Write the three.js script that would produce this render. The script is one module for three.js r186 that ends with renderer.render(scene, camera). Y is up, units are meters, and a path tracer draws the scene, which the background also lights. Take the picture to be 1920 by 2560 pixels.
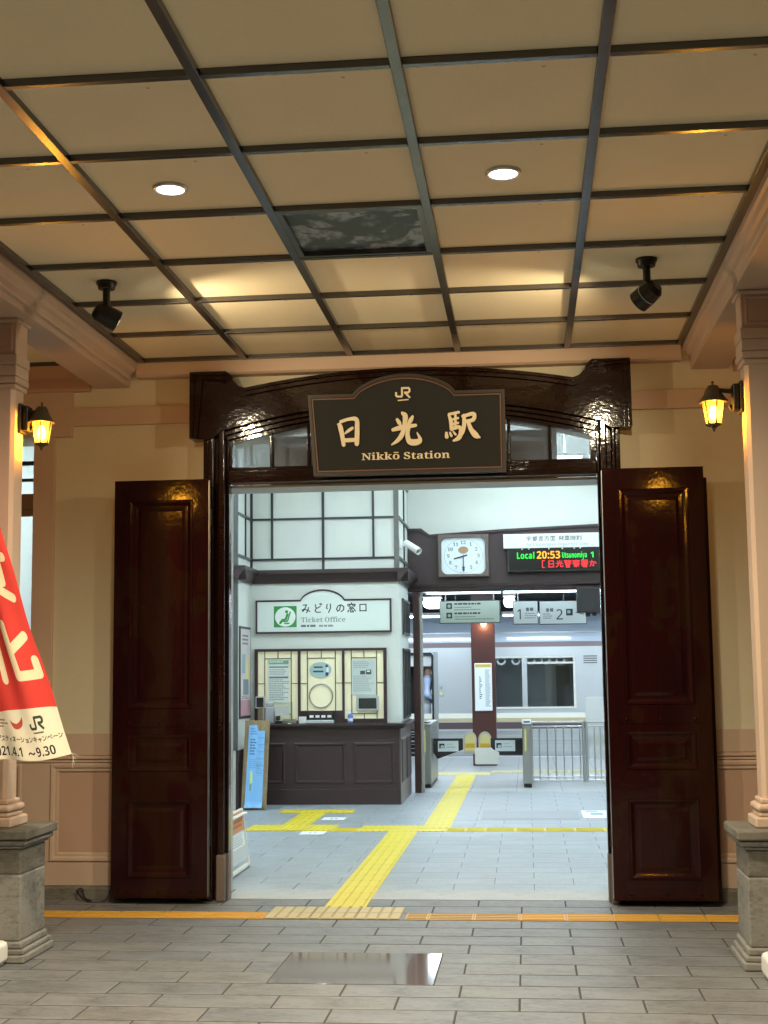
import * as THREE from 'three';
import { RoundedBoxGeometry } from 'three/addons/geometries/RoundedBoxGeometry.js';
import { MarchingCubes } from 'three/addons/objects/MarchingCubes.js';
import { mergeGeometries } from 'three/addons/utils/BufferGeometryUtils.js';
import { FontLoader } from 'three/addons/loaders/FontLoader.js';
import { TextGeometry } from 'three/addons/geometries/TextGeometry.js';
import { RectAreaLightUniformsLib } from 'three/addons/lights/RectAreaLightUniformsLib.js';

// ---------------------------------------------------------------- camera, sky, exposure
RectAreaLightUniformsLib.init();
const scene = new THREE.Scene();
const camera = new THREE.PerspectiveCamera(40.73, 768 / 1024, 0.05, 2000);
camera.rotation.order = 'YXZ';
camera.position.set(0.8586, 1.6194, 10.075);
camera.rotation.set(0.11545682, 0.10134826, -0.01127128);
const renderer = new THREE.WebGLRenderer();
renderer.toneMapping = THREE.LinearToneMapping;
renderer.toneMappingExposure = 1.12;
renderer.shadowMap.enabled = true;
{ // night sky: almost black blue
  const W = 64, H = 32, d = new Float32Array(W * H * 4);
  for (let j = 0; j < H; j++) for (let i = 0; i < W; i++) {
    const up = Math.max(0, (j + 0.5) / H * 2 - 1), k = (j * W + i) * 4;
    d[k] = 0.006 + 0.004 * (1 - up); d[k + 1] = 0.007 + 0.004 * (1 - up); d[k + 2] = 0.012 + 0.003 * (1 - up); d[k + 3] = 1;
  }
  const t = new THREE.DataTexture(d, W, H, THREE.RGBAFormat, THREE.FloatType);
  t.mapping = THREE.EquirectangularReflectionMapping; t.needsUpdate = true;
  scene.background = t; scene.environment = t;
}
const moon = new THREE.DirectionalLight(new THREE.Color(0.8, 0.87, 1), 0.01);
moon.position.set(-20, 40, 30); moon.castShadow = true;
Object.assign(moon.shadow.camera, { left: -15, right: 15, top: 15, bottom: -15, far: 120 });
scene.add(moon);

// ---------------------------------------------------------------- light strengths
const WARM = new THREE.Color(1, 0.865, 0.625), LANTERN = new THREE.Color(1, 0.60, 0.18), SPOTC = new THREE.Color(1, 0.84, 0.55);
const COOL = new THREE.Color(0.82, 0.98, 1.06), COOLP = new THREE.Color(0.80, 0.96, 1.08);
const DOWNLIGHT = 42, SPOT = 5.6, LAN = 1.6, HALL = 21.5, PLATFORM = 72;

// ---------------------------------------------------------------- helpers
let seed = 7;
const rnd = () => { seed = (seed * 1664525 + 1013904223) >>> 0; return seed / 4294967296; };
const rr = (a, b) => a + (b - a) * rnd();
const names = new Map();
function numbered(n) { const k = names.get(n) ?? 0; names.set(n, k + 1); return k ? n + '_' + String(k).padStart(3, '0') : n; }
const origin = new WeakMap();
function thing(name, label, category, at = [0, 0, 0], group, kind) {
  const o = new THREE.Group(); o.name = numbered(name); o.position.set(...at);
  if (label) o.userData.label = label;
  if (category) o.userData.category = category;
  if (group) o.userData.group = group;
  if (kind) o.userData.kind = kind;
  origin.set(o, new THREE.Vector3(...at)); scene.add(o); return o;
}
const structure = (name) => thing(name, null, null, [0, 0, 0], null, 'structure');
function boxUV(g) {
  const p = g.attributes.position, uv = new Float32Array(p.count * 2), a = new THREE.Vector3(), b = new THREE.Vector3(), c = new THREE.Vector3();
  for (let i = 0; i < p.count; i += 3) {
    a.fromBufferAttribute(p, i); b.fromBufferAttribute(p, i + 1); c.fromBufferAttribute(p, i + 2);
    const nx = Math.abs((b.y - a.y) * (c.z - a.z) - (b.z - a.z) * (c.y - a.y)), ny = Math.abs((b.z - a.z) * (c.x - a.x) - (b.x - a.x) * (c.z - a.z)), nz = Math.abs((b.x - a.x) * (c.y - a.y) - (b.y - a.y) * (c.x - a.x));
    for (let k = 0; k < 3; k++) {
      const v = [a, b, c][k], o = (i + k) * 2;
      if (nx >= ny && nx >= nz) { uv[o] = v.z; uv[o + 1] = v.y; } else if (ny >= nz) { uv[o] = v.x; uv[o + 1] = v.z; } else { uv[o] = v.x; uv[o + 1] = v.y; }
    }
  }
  g.setAttribute('uv', new THREE.BufferAttribute(uv, 2)); return g;
}
const flat = (g) => { const n = g.index ? g.toNonIndexed() : g; for (const k of Object.keys(n.attributes)) if (!['position', 'normal', 'uv'].includes(k)) n.deleteAttribute(k); if (!n.attributes.normal) n.computeVertexNormals(); return n; };
function merge(list, keepUV) { const l = [list].flat(Infinity).map(flat); const g = l.length > 1 ? mergeGeometries(l.map((x) => { if (!x.attributes.uv) x.setAttribute('uv', new THREE.BufferAttribute(new Float32Array(x.attributes.position.count * 2), 2)); return x; })) : l[0]; return keepUV ? g : boxUV(g); }
function addMesh(parent, name, g, m, label) {
  const o = new THREE.Mesh(g, m); o.name = parent ? name : numbered(name); o.castShadow = o.receiveShadow = true;
  if (label) o.userData.label = label;
  (parent ?? scene).add(o); return o;
}
// geometry is written in world metres and moved to its parent's base
function part(parent, name, list, m, opt = {}) {
  const g = merge(list, opt.keepUV), o = origin.get(parent) ?? new THREE.Vector3();
  g.translate(-o.x, -o.y, -o.z);
  const r = addMesh(parent, name, g, m, opt.label); origin.set(r, o);
  if (opt.kind) r.userData.kind = opt.kind;
  return r;
}
function single(name, label, category, list, m, at, opt = {}) {
  const g = merge(list, opt.keepUV); const o = new THREE.Mesh(g.translate(-at[0], -at[1], -at[2]), m); o.name = numbered(name); o.position.set(...at);
  Object.assign(o.userData, { label, category }); if (opt.group) o.userData.group = opt.group; if (opt.kind) { o.userData.kind = opt.kind; }
  o.castShadow = o.receiveShadow = true; origin.set(o, new THREE.Vector3(...at)); scene.add(o); return o;
}
const bx = (x0, x1, y0, y1, z0, z1, r = 0) => { const w = x1 - x0, h = y1 - y0, d = z1 - z0; const g = r > 0 ? new RoundedBoxGeometry(w, h, d, 1, Math.min(r, w / 2.01, h / 2.01, d / 2.01)) : new THREE.BoxGeometry(w, h, d); return g.translate((x0 + x1) / 2, (y0 + y1) / 2, (z0 + z1) / 2); };
function cyl(a, b, r0, r1 = r0, n = 16, open = false) {
  const A = new THREE.Vector3(...a), B = new THREE.Vector3(...b), d = B.clone().sub(A), g = new THREE.CylinderGeometry(r1, r0, d.length(), n, 1, open);
  g.applyQuaternion(new THREE.Quaternion().setFromUnitVectors(new THREE.Vector3(0, 1, 0), d.clone().normalize()));
  return g.translate((A.x + B.x) / 2, (A.y + B.y) / 2, (A.z + B.z) / 2);
}
const lathe = (pts, x, y, z, n = 24, turn = 0) => new THREE.LatheGeometry(pts.map((p) => new THREE.Vector2(...p)), n).rotateY(turn).translate(x, y, z);
const ball = (x, y, z, r, n = 14) => new THREE.SphereGeometry(r, n, Math.max(8, n * 0.7 | 0)).translate(x, y, z);
function prism(pts, z0, z1, holes = [], bevel = 0) {
  const s = new THREE.Shape(pts.map((p) => new THREE.Vector2(...p))); for (const h of holes) s.holes.push(new THREE.Path(h.map((p) => new THREE.Vector2(...p))));
  return new THREE.ExtrudeGeometry(s, { depth: z1 - z0 - 2 * bevel, bevelEnabled: bevel > 0, bevelSize: bevel, bevelThickness: bevel, bevelOffset: -bevel, bevelSegments: 1, steps: 1 }).translate(0, 0, z0 + bevel);
}
// profile [[out, y]...] swept along x (out = +z) or along z (out = sign * x)
function alongXz(prof, x0, x1, z) { // prof: [z offset, y]
  const s = prism(prof, 0, x1 - x0); // shape in (x=z offset, y), extruded along +z
  const p = s.attributes.position; for (let i = 0; i < p.count; i++) { const a = p.getX(i), c = p.getZ(i); p.setXYZ(i, x1 - c, p.getY(i), z + a); }
  s.deleteAttribute('normal'); const n = s.index ? s.toNonIndexed() : s; n.computeVertexNormals(); return n;
}
function alongZ(prof, z0, z1, x, sgn = 1) {
  const s = prism(prof.map(([o, y]) => [sgn * o, y]), 0, z1 - z0); return s.translate(x, 0, z0);
}
// nested rectangles facing +z: [[inset, z] ...], the last one closed
function rings(x0, x1, y0, y1, lv) {
  const v = [], q = (a, b, c, d) => v.push(...a, ...b, ...c, ...a, ...c, ...d);
  const R = lv.map(([i, z]) => [[x0 + i, y0 + i, z], [x1 - i, y0 + i, z], [x1 - i, y1 - i, z], [x0 + i, y1 - i, z]]);
  for (let k = 0; k + 1 < R.length; k++) for (let e = 0; e < 4; e++) q(R[k][e], R[k][(e + 1) % 4], R[k + 1][(e + 1) % 4], R[k + 1][e]);
  const L = R[R.length - 1]; q(L[0], L[1], L[2], L[3]);
  const g = new THREE.BufferGeometry(); g.setAttribute('position', new THREE.Float32BufferAttribute(v, 3)); g.computeVertexNormals(); return g;
}
// band of width w to the left of an open polyline
function band(pts, w, z0, z1) {
  const out = [], n = pts.length;
  for (let i = 0; i < n; i++) {
    const a = pts[Math.max(0, i - 1)], b = pts[Math.min(n - 1, i + 1)], dx = b[0] - a[0], dy = b[1] - a[1], l = Math.hypot(dx, dy);
    let k = 1; if (i > 0 && i < n - 1) { const d1 = [pts[i][0] - a[0], pts[i][1] - a[1]], l1 = Math.hypot(...d1); k = 1 / Math.max(0.5, Math.abs((d1[0] * dx + d1[1] * dy) / l1 / l)); }
    out.push([pts[i][0] - dy / l * w * k, pts[i][1] + dx / l * w * k]);
  }
  return prism([...pts, ...out.reverse()], z0, z1);
}
const plate = (x0, x1, y0, y1, z) => { const g = new THREE.PlaneGeometry(x1 - x0, y1 - y0); return g.translate((x0 + x1) / 2, (y0 + y1) / 2, z); };

// ---------------------------------------------------------------- textures
function hash(x, y, s) { let h = Math.imul(x, 374761393) ^ Math.imul(y, 668265263) ^ Math.imul(s, 2246822519); h = Math.imul(h ^ (h >>> 13), 1274126177); return ((h ^ (h >>> 16)) >>> 0) / 4294967296; }
function vn(x, y, px, py, s) {
  const ix = Math.floor(x), iy = Math.floor(y), fx = x - ix, fy = y - iy, u = fx * fx * (3 - 2 * fx), v = fy * fy * (3 - 2 * fy), m = (a, n) => ((a % n) + n) % n;
  const a = hash(m(ix, px), m(iy, py), s), b = hash(m(ix + 1, px), m(iy, py), s), c = hash(m(ix, px), m(iy + 1, py), s), d = hash(m(ix + 1, px), m(iy + 1, py), s);
  return a + (b - a) * u + (c - a) * v + (a - b - c + d) * u * v;
}
function fbm(u, v, fx, fy, oct, s) { let t = 0, a = 0.5, n = 0; for (let o = 0; o < oct; o++) { t += a * vn(u * fx, v * fy, fx, fy, s + o); n += a; a *= 0.5; fx *= 2; fy *= 2; } return t / n; }
function dataTex(n, metres, fn, srgb = false) {
  const d = new Uint8Array(n * n * 4);
  for (let j = 0; j < n; j++) for (let i = 0; i < n; i++) { const c = fn(i / n, j / n), k = (j * n + i) * 4; for (let e = 0; e < 3; e++) d[k + e] = Math.max(0, Math.min(255, Math.round((Array.isArray(c) ? c[e] : c) * 255))); d[k + 3] = 255; }
  const t = new THREE.DataTexture(d, n, n); t.wrapS = t.wrapT = THREE.RepeatWrapping; t.magFilter = THREE.LinearFilter; t.minFilter = THREE.LinearMipmapLinearFilter; t.generateMipmaps = true; t.needsUpdate = true;
  if (srgb) t.colorSpace = THREE.SRGBColorSpace; t.repeat.set(1 / metres, 1 / metres); return t;
}
const rep = (t, sx, sy = sx) => { const c = t.clone(); c.repeat.set(1 / sx, 1 / sy); c.needsUpdate = true; return c; };
const T = {
  fine: dataTex(512, 0.5, (u, v) => 0.3 + 0.4 * fbm(u, v, 64, 64, 3, 3) + 0.3 * hash(u * 512 | 0, v * 512 | 0, 9)),
  mottle: dataTex(512, 1.7, (u, v) => 0.86 + 0.14 * (0.6 * fbm(u, v, 5, 5, 5, 21) + 0.4 * hash(u * 512 | 0, v * 512 | 0, 2))),
  stain: dataTex(512, 2.3, (u, v) => { const a = 0.55 * fbm(u, v, 4, 4, 5, 31) + 0.45 * hash(u * 512 | 0, v * 512 | 0, 33), s = hash(u * 170 | 0, v * 170 | 0, 5) > 0.99985 ? 0.5 : 1; return [(0.87 + 0.13 * a) * s, (0.865 + 0.13 * a) * s, (0.85 + 0.13 * a) * s]; }),
  granite: dataTex(512, 0.55, (u, v) => { const a = hash(u * 512 | 0, v * 512 | 0, 4), b = fbm(u, v, 48, 48, 3, 8), c = fbm(u, v, 5, 7, 4, 12), k = 0.5 + 0.22 * a + 0.3 * b + 0.28 * c; return [k, k * 0.985, k * 0.965]; }),
  streak: dataTex(512, 0.8, (u, v) => 0.45 * fbm(u, v, 6, 3, 3, 41) + 0.35 * fbm(u, v, 40, 5, 3, 42) + 0.2 * fbm(u, v, 22, 22, 3, 43)),
  ripple: dataTex(512, 0.62, (u, v) => 0.5 * fbm(u, v, 6, 13, 2, 81) + 0.36 * fbm(u, v, 18, 34, 2, 83) + 0.14 * fbm(u, v, 60, 90, 2, 85)),
  paver: dataTex(512, 1.1, (u, v) => { const a = hash(u * 512 | 0, v * 512 | 0, 4), b = fbm(u, v, 40, 90, 3, 91), c = fbm(u, v, 6, 14, 5, 93), k = 0.02 + 0.24 * a + 0.75 * b + 0.75 * c; return [k, k * 0.99, k * 0.975]; }),
  chip: dataTex(512, 1.3, (u, v) => { const k = 0.7 + 0.6 * fbm(u, v, 8, 4, 4, 51), g = fbm(u, v, 60, 4, 3, 57); return [0.0195 * k * (0.8 + 0.4 * g), 0.0055 * k, 0.003 * k]; }),
  brushed: dataTex(256, 0.7, (u, v) => 0.6 + 0.4 * fbm(u, v, 3, 128, 2, 61)),
};
function canvasTex(w, h, draw) {
  const c = document.createElement('canvas'); c.width = w; c.height = h; const x = c.getContext('2d'); draw(x, w, h);
  const t = new THREE.CanvasTexture(c); t.colorSpace = THREE.SRGBColorSpace; t.anisotropy = 8; t.magFilter = THREE.LinearFilter; return t;
}
const lin = (a) => new THREE.Color().setRGB(...a);
function std(c, rough, o = {}) {
  const { bump, bumpScale, map, coat, coatRough, ...rest } = o;
  const m = coat ? new THREE.MeshPhysicalMaterial({ clearcoat: coat, clearcoatRoughness: coatRough ?? 0.1 }) : new THREE.MeshStandardMaterial();
  m.color = lin(c); m.roughness = rough; if (map) m.map = map; if (bump) { m.bumpMap = bump; m.bumpScale = bumpScale ?? 0.001; } Object.assign(m, rest); return m;
}
const print = (tex, rough = 0.6, o = {}) => new THREE.MeshStandardMaterial({ map: tex, roughness: rough, ...o });
const M = {
  cream: std([0.68, 0.615, 0.455], 0.9, { map: T.stain, bump: T.fine, bumpScale: 0.0012 }),
  ceil: std([0.89, 0.765, 0.53], 0.92, { map: T.stain, bump: T.fine, bumpScale: 0.001 }),
  batten: new THREE.MeshPhysicalMaterial({ color: lin([0.028, 0.022, 0.018]), roughness: 0.27, ior: 2.0 }),
  pink: std([0.59, 0.425, 0.31], 0.55, { map: T.mottle, bump: rep(T.streak, 1.1, 0.6), bumpScale: 0.0005 }),
  pinkDark: std([0.54, 0.345, 0.24], 0.55, { map: T.mottle, bump: T.streak, bumpScale: 0.0005 }),
  gloss: std([0.014, 0.0042, 0.0022], 0.09, { bump: T.ripple, bumpScale: 0.0015 }),
  leaf: new THREE.MeshPhysicalMaterial({ specularIntensity: 0.5, roughness: 0.11, map: T.chip, bumpMap: rep(T.ripple, 0.9, 1.3), bumpScale: 0.0014 }),
  hallWood: std([0.047, 0.027, 0.030], 0.4, { map: T.mottle, bump: T.streak, bumpScale: 0.0004 }),
  hallWoodGloss: std([0.040, 0.024, 0.028], 0.22, { bump: T.streak, bumpScale: 0.0005 }),
  hallWhite: std([0.74, 0.77, 0.74], 0.85, { map: T.mottle, bump: T.fine, bumpScale: 0.0005 }),
  lattice: std([0.03, 0.03, 0.033], 0.45),
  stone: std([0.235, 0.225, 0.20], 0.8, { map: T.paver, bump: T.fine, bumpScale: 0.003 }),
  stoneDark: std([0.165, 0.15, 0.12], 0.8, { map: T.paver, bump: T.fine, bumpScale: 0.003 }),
  steel: std([0.62, 0.63, 0.63], 0.32, { metalness: 1, bump: T.brushed, bumpScale: 0.0001 }),
  steelDark: std([0.42, 0.43, 0.43], 0.35, { metalness: 1 }),
  black: std([0.012, 0.012, 0.013], 0.45),
  blackMetal: std([0.018, 0.016, 0.013], 0.42, { metalness: 0.4 }),
  bronze: std([0.10, 0.075, 0.045], 0.35, { metalness: 0.7 }),
  white: std([0.80, 0.81, 0.80], 0.5),
  whitePlastic: std([0.78, 0.77, 0.72], 0.4),
  paper: std([0.80, 0.81, 0.78], 0.8),
  red: std([0.07, 0.022, 0.018], 0.4, { map: T.mottle }),
  silver: std([0.66, 0.69, 0.71], 0.36, { metalness: 0.75, bump: T.brushed, bumpScale: 0.00015 }),
  mortar: std([0.05, 0.046, 0.042], 0.95),
  asphalt: std([0.05, 0.05, 0.05], 0.95, { map: T.mottle }),
};
const paverM = [[0.200, 0.203, 0.209], [0.213, 0.216, 0.221], [0.188, 0.192, 0.200], [0.210, 0.207, 0.203]].map((c, i) => std(c.map((x) => x * 0.88), 0.45, { map: T.paver, bump: T.fine, bumpScale: 0.004 }));
const hallTileM = [[0.285, 0.315, 0.35], [0.297, 0.33, 0.365], [0.273, 0.303, 0.338]].map((c) => std(c.map((x) => x * 1.12), 0.42, { map: T.granite, bump: T.fine, bumpScale: 0.0012 }));
const yellowM = std([0.70, 0.56, 0.035], 0.5, { map: T.mottle }), orangeM = std([0.66, 0.36, 0.05], 0.5, { map: T.mottle }), beigeM = std([0.52, 0.42, 0.20], 0.5, { map: T.mottle }), brassM = std([0.36, 0.25, 0.10], 0.45);

// ---------------------------------------------------------------- stroke glyphs (x,y in a 100 box, y down)
const G = {
  'み': '22,18 55,16 40,50 20,78 12,66 30,56 60,66 88,80;74,42 70,66 54,92', 'ど': '30,15 36,46;78,34 40,52 26,72 40,88 80,88;74,8 80,20;86,4 92,16',
  'り': '34,14 28,50 36,58;66,12 68,50 48,92', 'の': '54,24 44,70 26,82 14,60 30,30 60,20 86,40 84,68 60,86',
  '窓': '50,4 50,14;14,32 14,18 86,18 82,30;38,22 24,40;60,22 66,34 82,36;46,40 30,56 66,54;58,46 72,60;20,72 14,90;36,68 40,90 68,90 66,80;50,66 56,76;78,68 88,82',
  '口': '20,84 20,20 80,20 80,84;20,80 80,80', '宇': '50,4 50,14;14,34 14,18 86,18 82,30;28,38 72,38;10,58 90,58;50,38 50,86 38,80',
  '都': '14,22 52,22;34,6 34,40;6,40 60,40;58,12 20,60;24,92 24,56 52,56 52,92;24,74 52,74;24,90 52,90;66,94 66,12 90,12 76,40 92,58 74,68',
  '宮': '50,4 50,14;14,32 14,18 86,18 82,30;32,54 32,32 68,32 68,54 32,54;50,54 44,64;24,94 24,64 76,64 76,94;24,90 76,90',
  '方': '50,4 50,18;8,22 92,22;38,24 34,60 12,92;36,46 78,46 72,88 56,84', '面': '8,10 92,10;48,10 42,26;14,94 14,26 86,26 86,94;38,26 38,88;62,26 62,88;38,46 62,46;38,66 62,66;14,90 86,90',
  '発': '16,14 44,14 28,40 6,52;14,24 26,34;58,6 70,30 94,48;84,10 66,24;92,22 74,36;26,46 74,46;12,64 88,64;38,46 34,70 10,94;62,46 62,86 90,88 90,76',
  '車': '10,14 90,14;20,66 20,28 80,28 80,66 20,66;20,46 80,46;6,80 94,80;50,4 50,98', '時': '8,80 8,16 34,16 34,80;8,46 34,46;8,78 34,78;44,22 92,22;68,6 68,40;40,40 96,40;42,60 94,60;80,44 80,92 66,86;50,68 58,80',
  '刻': '30,4 30,18;6,20 60,20;30,22 14,40 40,38;48,32 8,72;42,52 6,94;38,72 54,92;70,18 70,70;90,6 90,92 78,86',
  '東': '10,16 90,16;22,62 22,30 78,30 78,62 22,62;22,46 78,46;50,4 50,98;48,62 10,92;52,62 90,92', '北': '36,6 40,94;10,34 36,34;4,80 38,66;60,6 66,88 94,88 94,66;66,46 90,26',
  '番': '72,6 20,14;30,18 36,28;68,16 60,28;8,32 92,32;50,14 50,50;46,34 12,54;54,34 88,54;22,96 22,58 78,58 78,96;22,76 78,76;22,94 78,94;50,58 50,94',
  '線': '26,4 10,24 28,26;40,18 10,48 42,44;26,46 26,94;14,60 8,80;38,58 42,74;66,4 58,14;52,46 52,14 88,14 88,46 52,46;52,30 88,30;70,46 70,92 60,88;50,60 64,60 46,86;90,52 76,66;74,64 94,90',
  '日': '22,94 22,10 78,10 78,94;22,50 78,50;22,90 78,90', '光': '50,4 50,44;22,14 34,36;78,14 66,36;8,46 92,46;38,46 32,72 8,94;62,46 62,88 92,88 92,72',
  '警': '8,10 44,10;26,4 26,18;14,20 40,20 36,44 26,42;18,28 30,28 30,40 18,40 18,28;64,4 54,24;58,14 94,14;84,16 54,44;62,22 92,44;30,52 70,52;20,60 80,60;30,68 70,68;30,76 70,76;32,98 32,84 68,84 68,98;32,96 68,96',
  '察': '50,2 50,10;12,24 12,12 88,12 84,22;36,18 10,50;34,28 50,28 20,62;60,24 86,24 60,52;58,28 88,58;36,56 66,56;26,66 78,66;50,66 50,96 42,92;34,74 24,88;66,74 78,88',
  '署': '14,26 14,6 86,6 86,26 14,26;38,6 38,26;62,6 62,26;22,38 70,38;46,28 46,52;8,52 92,52;86,30 12,78;34,98 34,62 76,62 76,98;34,78 76,78;34,96 76,96',
  'か': '14,34 62,30 56,84 42,80;38,10 34,50 14,88;76,28 90,52', 'ら': '40,8 56,18;30,28 28,62 60,50 80,66 66,88 40,92', '[': '70,4 44,4 44,96 70,96', '〜': '10,56 28,42 50,50 70,58 90,44',
  'デ': '22,14 62,14;8,38 84,38;48,38 44,70 24,92;72,6 80,18;86,2 94,14', 'ス': '18,18 78,18 52,62 12,92;54,60 88,92', 'テ': '24,16 76,16;8,42 92,42;52,42 46,72 26,94', 'ィ': '74,40 30,72;54,58 54,98',
  'ネ': '50,4 56,16;16,26 82,26 46,58 10,76;50,56 50,98;60,60 84,78', 'ー': '10,50 90,50', 'シ': '20,14 36,24;12,40 28,50;16,90 60,76 90,30', 'ョ': '28,42 78,42 78,96;30,68 78,68;28,94 78,94',
  'ン': '16,18 38,32;14,90 58,74 90,28', 'キ': '14,34 82,26;10,62 90,54;42,6 60,96', 'ャ': '22,58 84,50 70,72;42,40 56,98', 'ペ': '8,62 36,30 92,78;76,18 84,18 84,28 76,28 76,18',
};
function glyphs(x, text, ox, oy, size, lw, adv = 1.08, sy = 1, col) {
  x.lineWidth = lw; x.lineCap = 'round'; x.lineJoin = 'round'; if (col) x.strokeStyle = col;
  for (const ch of text) { for (const st of (G[ch] ?? '').split(';')) { if (!st) continue; x.beginPath(); st.trim().split(' ').forEach((p, i) => { const [a, b] = p.split(',').map(Number); x[i ? 'lineTo' : 'moveTo'](ox + a / 100 * size, oy + b / 100 * size * sy); }); x.stroke(); } ox += size * adv; }
}
function railMark(x, ox, oy, w, col) { // the railway operator's two letter emblem
  x.strokeStyle = col; x.lineWidth = w * 0.13; x.lineCap = 'butt'; x.lineJoin = 'round'; x.beginPath();
  const q = (a, b) => [ox + a * w, oy + b * w];
  x.moveTo(...q(0.06, 0.36)); x.lineTo(...q(0.06, 0.52)); x.lineTo(...q(0.12, 0.6)); x.lineTo(...q(0.4, 0.6)); x.lineTo(...q(0.44, 0.54)); x.lineTo(...q(0.44, 0.07)); x.lineTo(...q(0.88, 0.07)); x.lineTo(...q(0.93, 0.14)); x.lineTo(...q(0.93, 0.27)); x.lineTo(...q(0.86, 0.34)); x.lineTo(...q(0.62, 0.34)); x.stroke();
  x.beginPath(); x.moveTo(...q(0.66, 0.36)); x.lineTo(...q(0.93, 0.66)); x.stroke(); x.lineWidth = w * 0.07; x.beginPath(); x.moveTo(...q(0.2, 0.8)); x.lineTo(...q(0.85, 0.8)); x.stroke();
}
function bars(x, ox, oy, w, h, rows, col, seedv = 1) { // print too small to read: lines of even grey
  x.fillStyle = col; for (let r = 0; r < rows; r++) { let p = 0; while (p < w * (0.65 + 0.35 * hash(r, 7, seedv))) { const l = h / rows * (0.4 + 0.9 * hash(p * 10 | 0, r, seedv)); x.fillRect(ox + p, oy + r * h / rows, l, h / rows * 0.5); p += l + h / rows * 0.22; } }
}

// ================================================================ GROUND AND PORCH FLOOR
{
  const g = structure('ground'); part(g, 'asphalt', bx(-300, 300, -0.32, -0.06, -300, 300), M.asphalt);
  const f = structure('porch_floor'); part(f, 'mortar_bed', bx(-6, 6, -0.055, -0.0018, -0.08, 9.6), M.mortar);
  const P = 0.604, R = 0.268, gap = 0.009, variants = [0, 1, 2, 3].map((k) => boxUV(flat(new RoundedBoxGeometry(P - gap, 0.04, R - 0.015, 1, 0.004).translate(k * 0.37, 0, k * 0.61))).translate(-k * 0.37, -0.02, -k * 0.61));
  const far = [];
  for (let r = -3; r < 33; r++) {
    const z = 0.809 + (r + 0.5) * R; if (z > 9.5 || z < 0.0) continue;
    const off = r % 2 === 0 ? 0.182 : -0.12;
    for (let c = -11; c < 11; c++) {
      const x = off + (c + 0.5) * P; if (Math.abs(x) > 5.6) continue;
      if (z > 1.9 && z < 2.68 && x + P / 2 > -0.545 && x - P / 2 < 0.338) {   // stones cut round the polished slab
        for (const [a, b] of [[x - P / 2, -0.545], [0.338, x + P / 2]]) if (b - a > 0.02 && b - a < P) part(f, 'paving_stone', bx(a + 0.004, b - 0.004, -0.04, 0, z - R / 2 + 0.004, z + R / 2 - 0.004, 0.003), paverM[(rnd() * 4) | 0]);
        continue;
      }
      if (z < 4.6 && Math.abs(x) < 2.9) { const o = addMesh(f, 'paving_stone', variants[(rnd() * 4) | 0], paverM[(rnd() * 4) | 0]); o.position.set(x, rr(-0.0008, 0.0008), z); } else far.push(variants[0].clone().translate(x, 0, z));
    }
  }
  part(f, 'outer_paving', far, paverM[1], { kind: 'stuff' });
  part(f, 'door_sill', bx(-1.36, 1.42, -0.05, 0.003, -0.44, 0.001, 0.003), std([0.42, 0.42, 0.41], 0.5, { map: T.granite }));
  single('polished_slab', 'dark mirror polished stone slab set flush in the porch paving', 'floor slab', bx(-0.542, 0.335, -0.04, 0.001, 1.885, 2.682, 0.002), new THREE.MeshPhysicalMaterial({ color: lin([0.115, 0.095, 0.098]), roughness: 0.06, specularIntensity: 0.75 }), [-0.1, 0, 2.3]);
}
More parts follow.
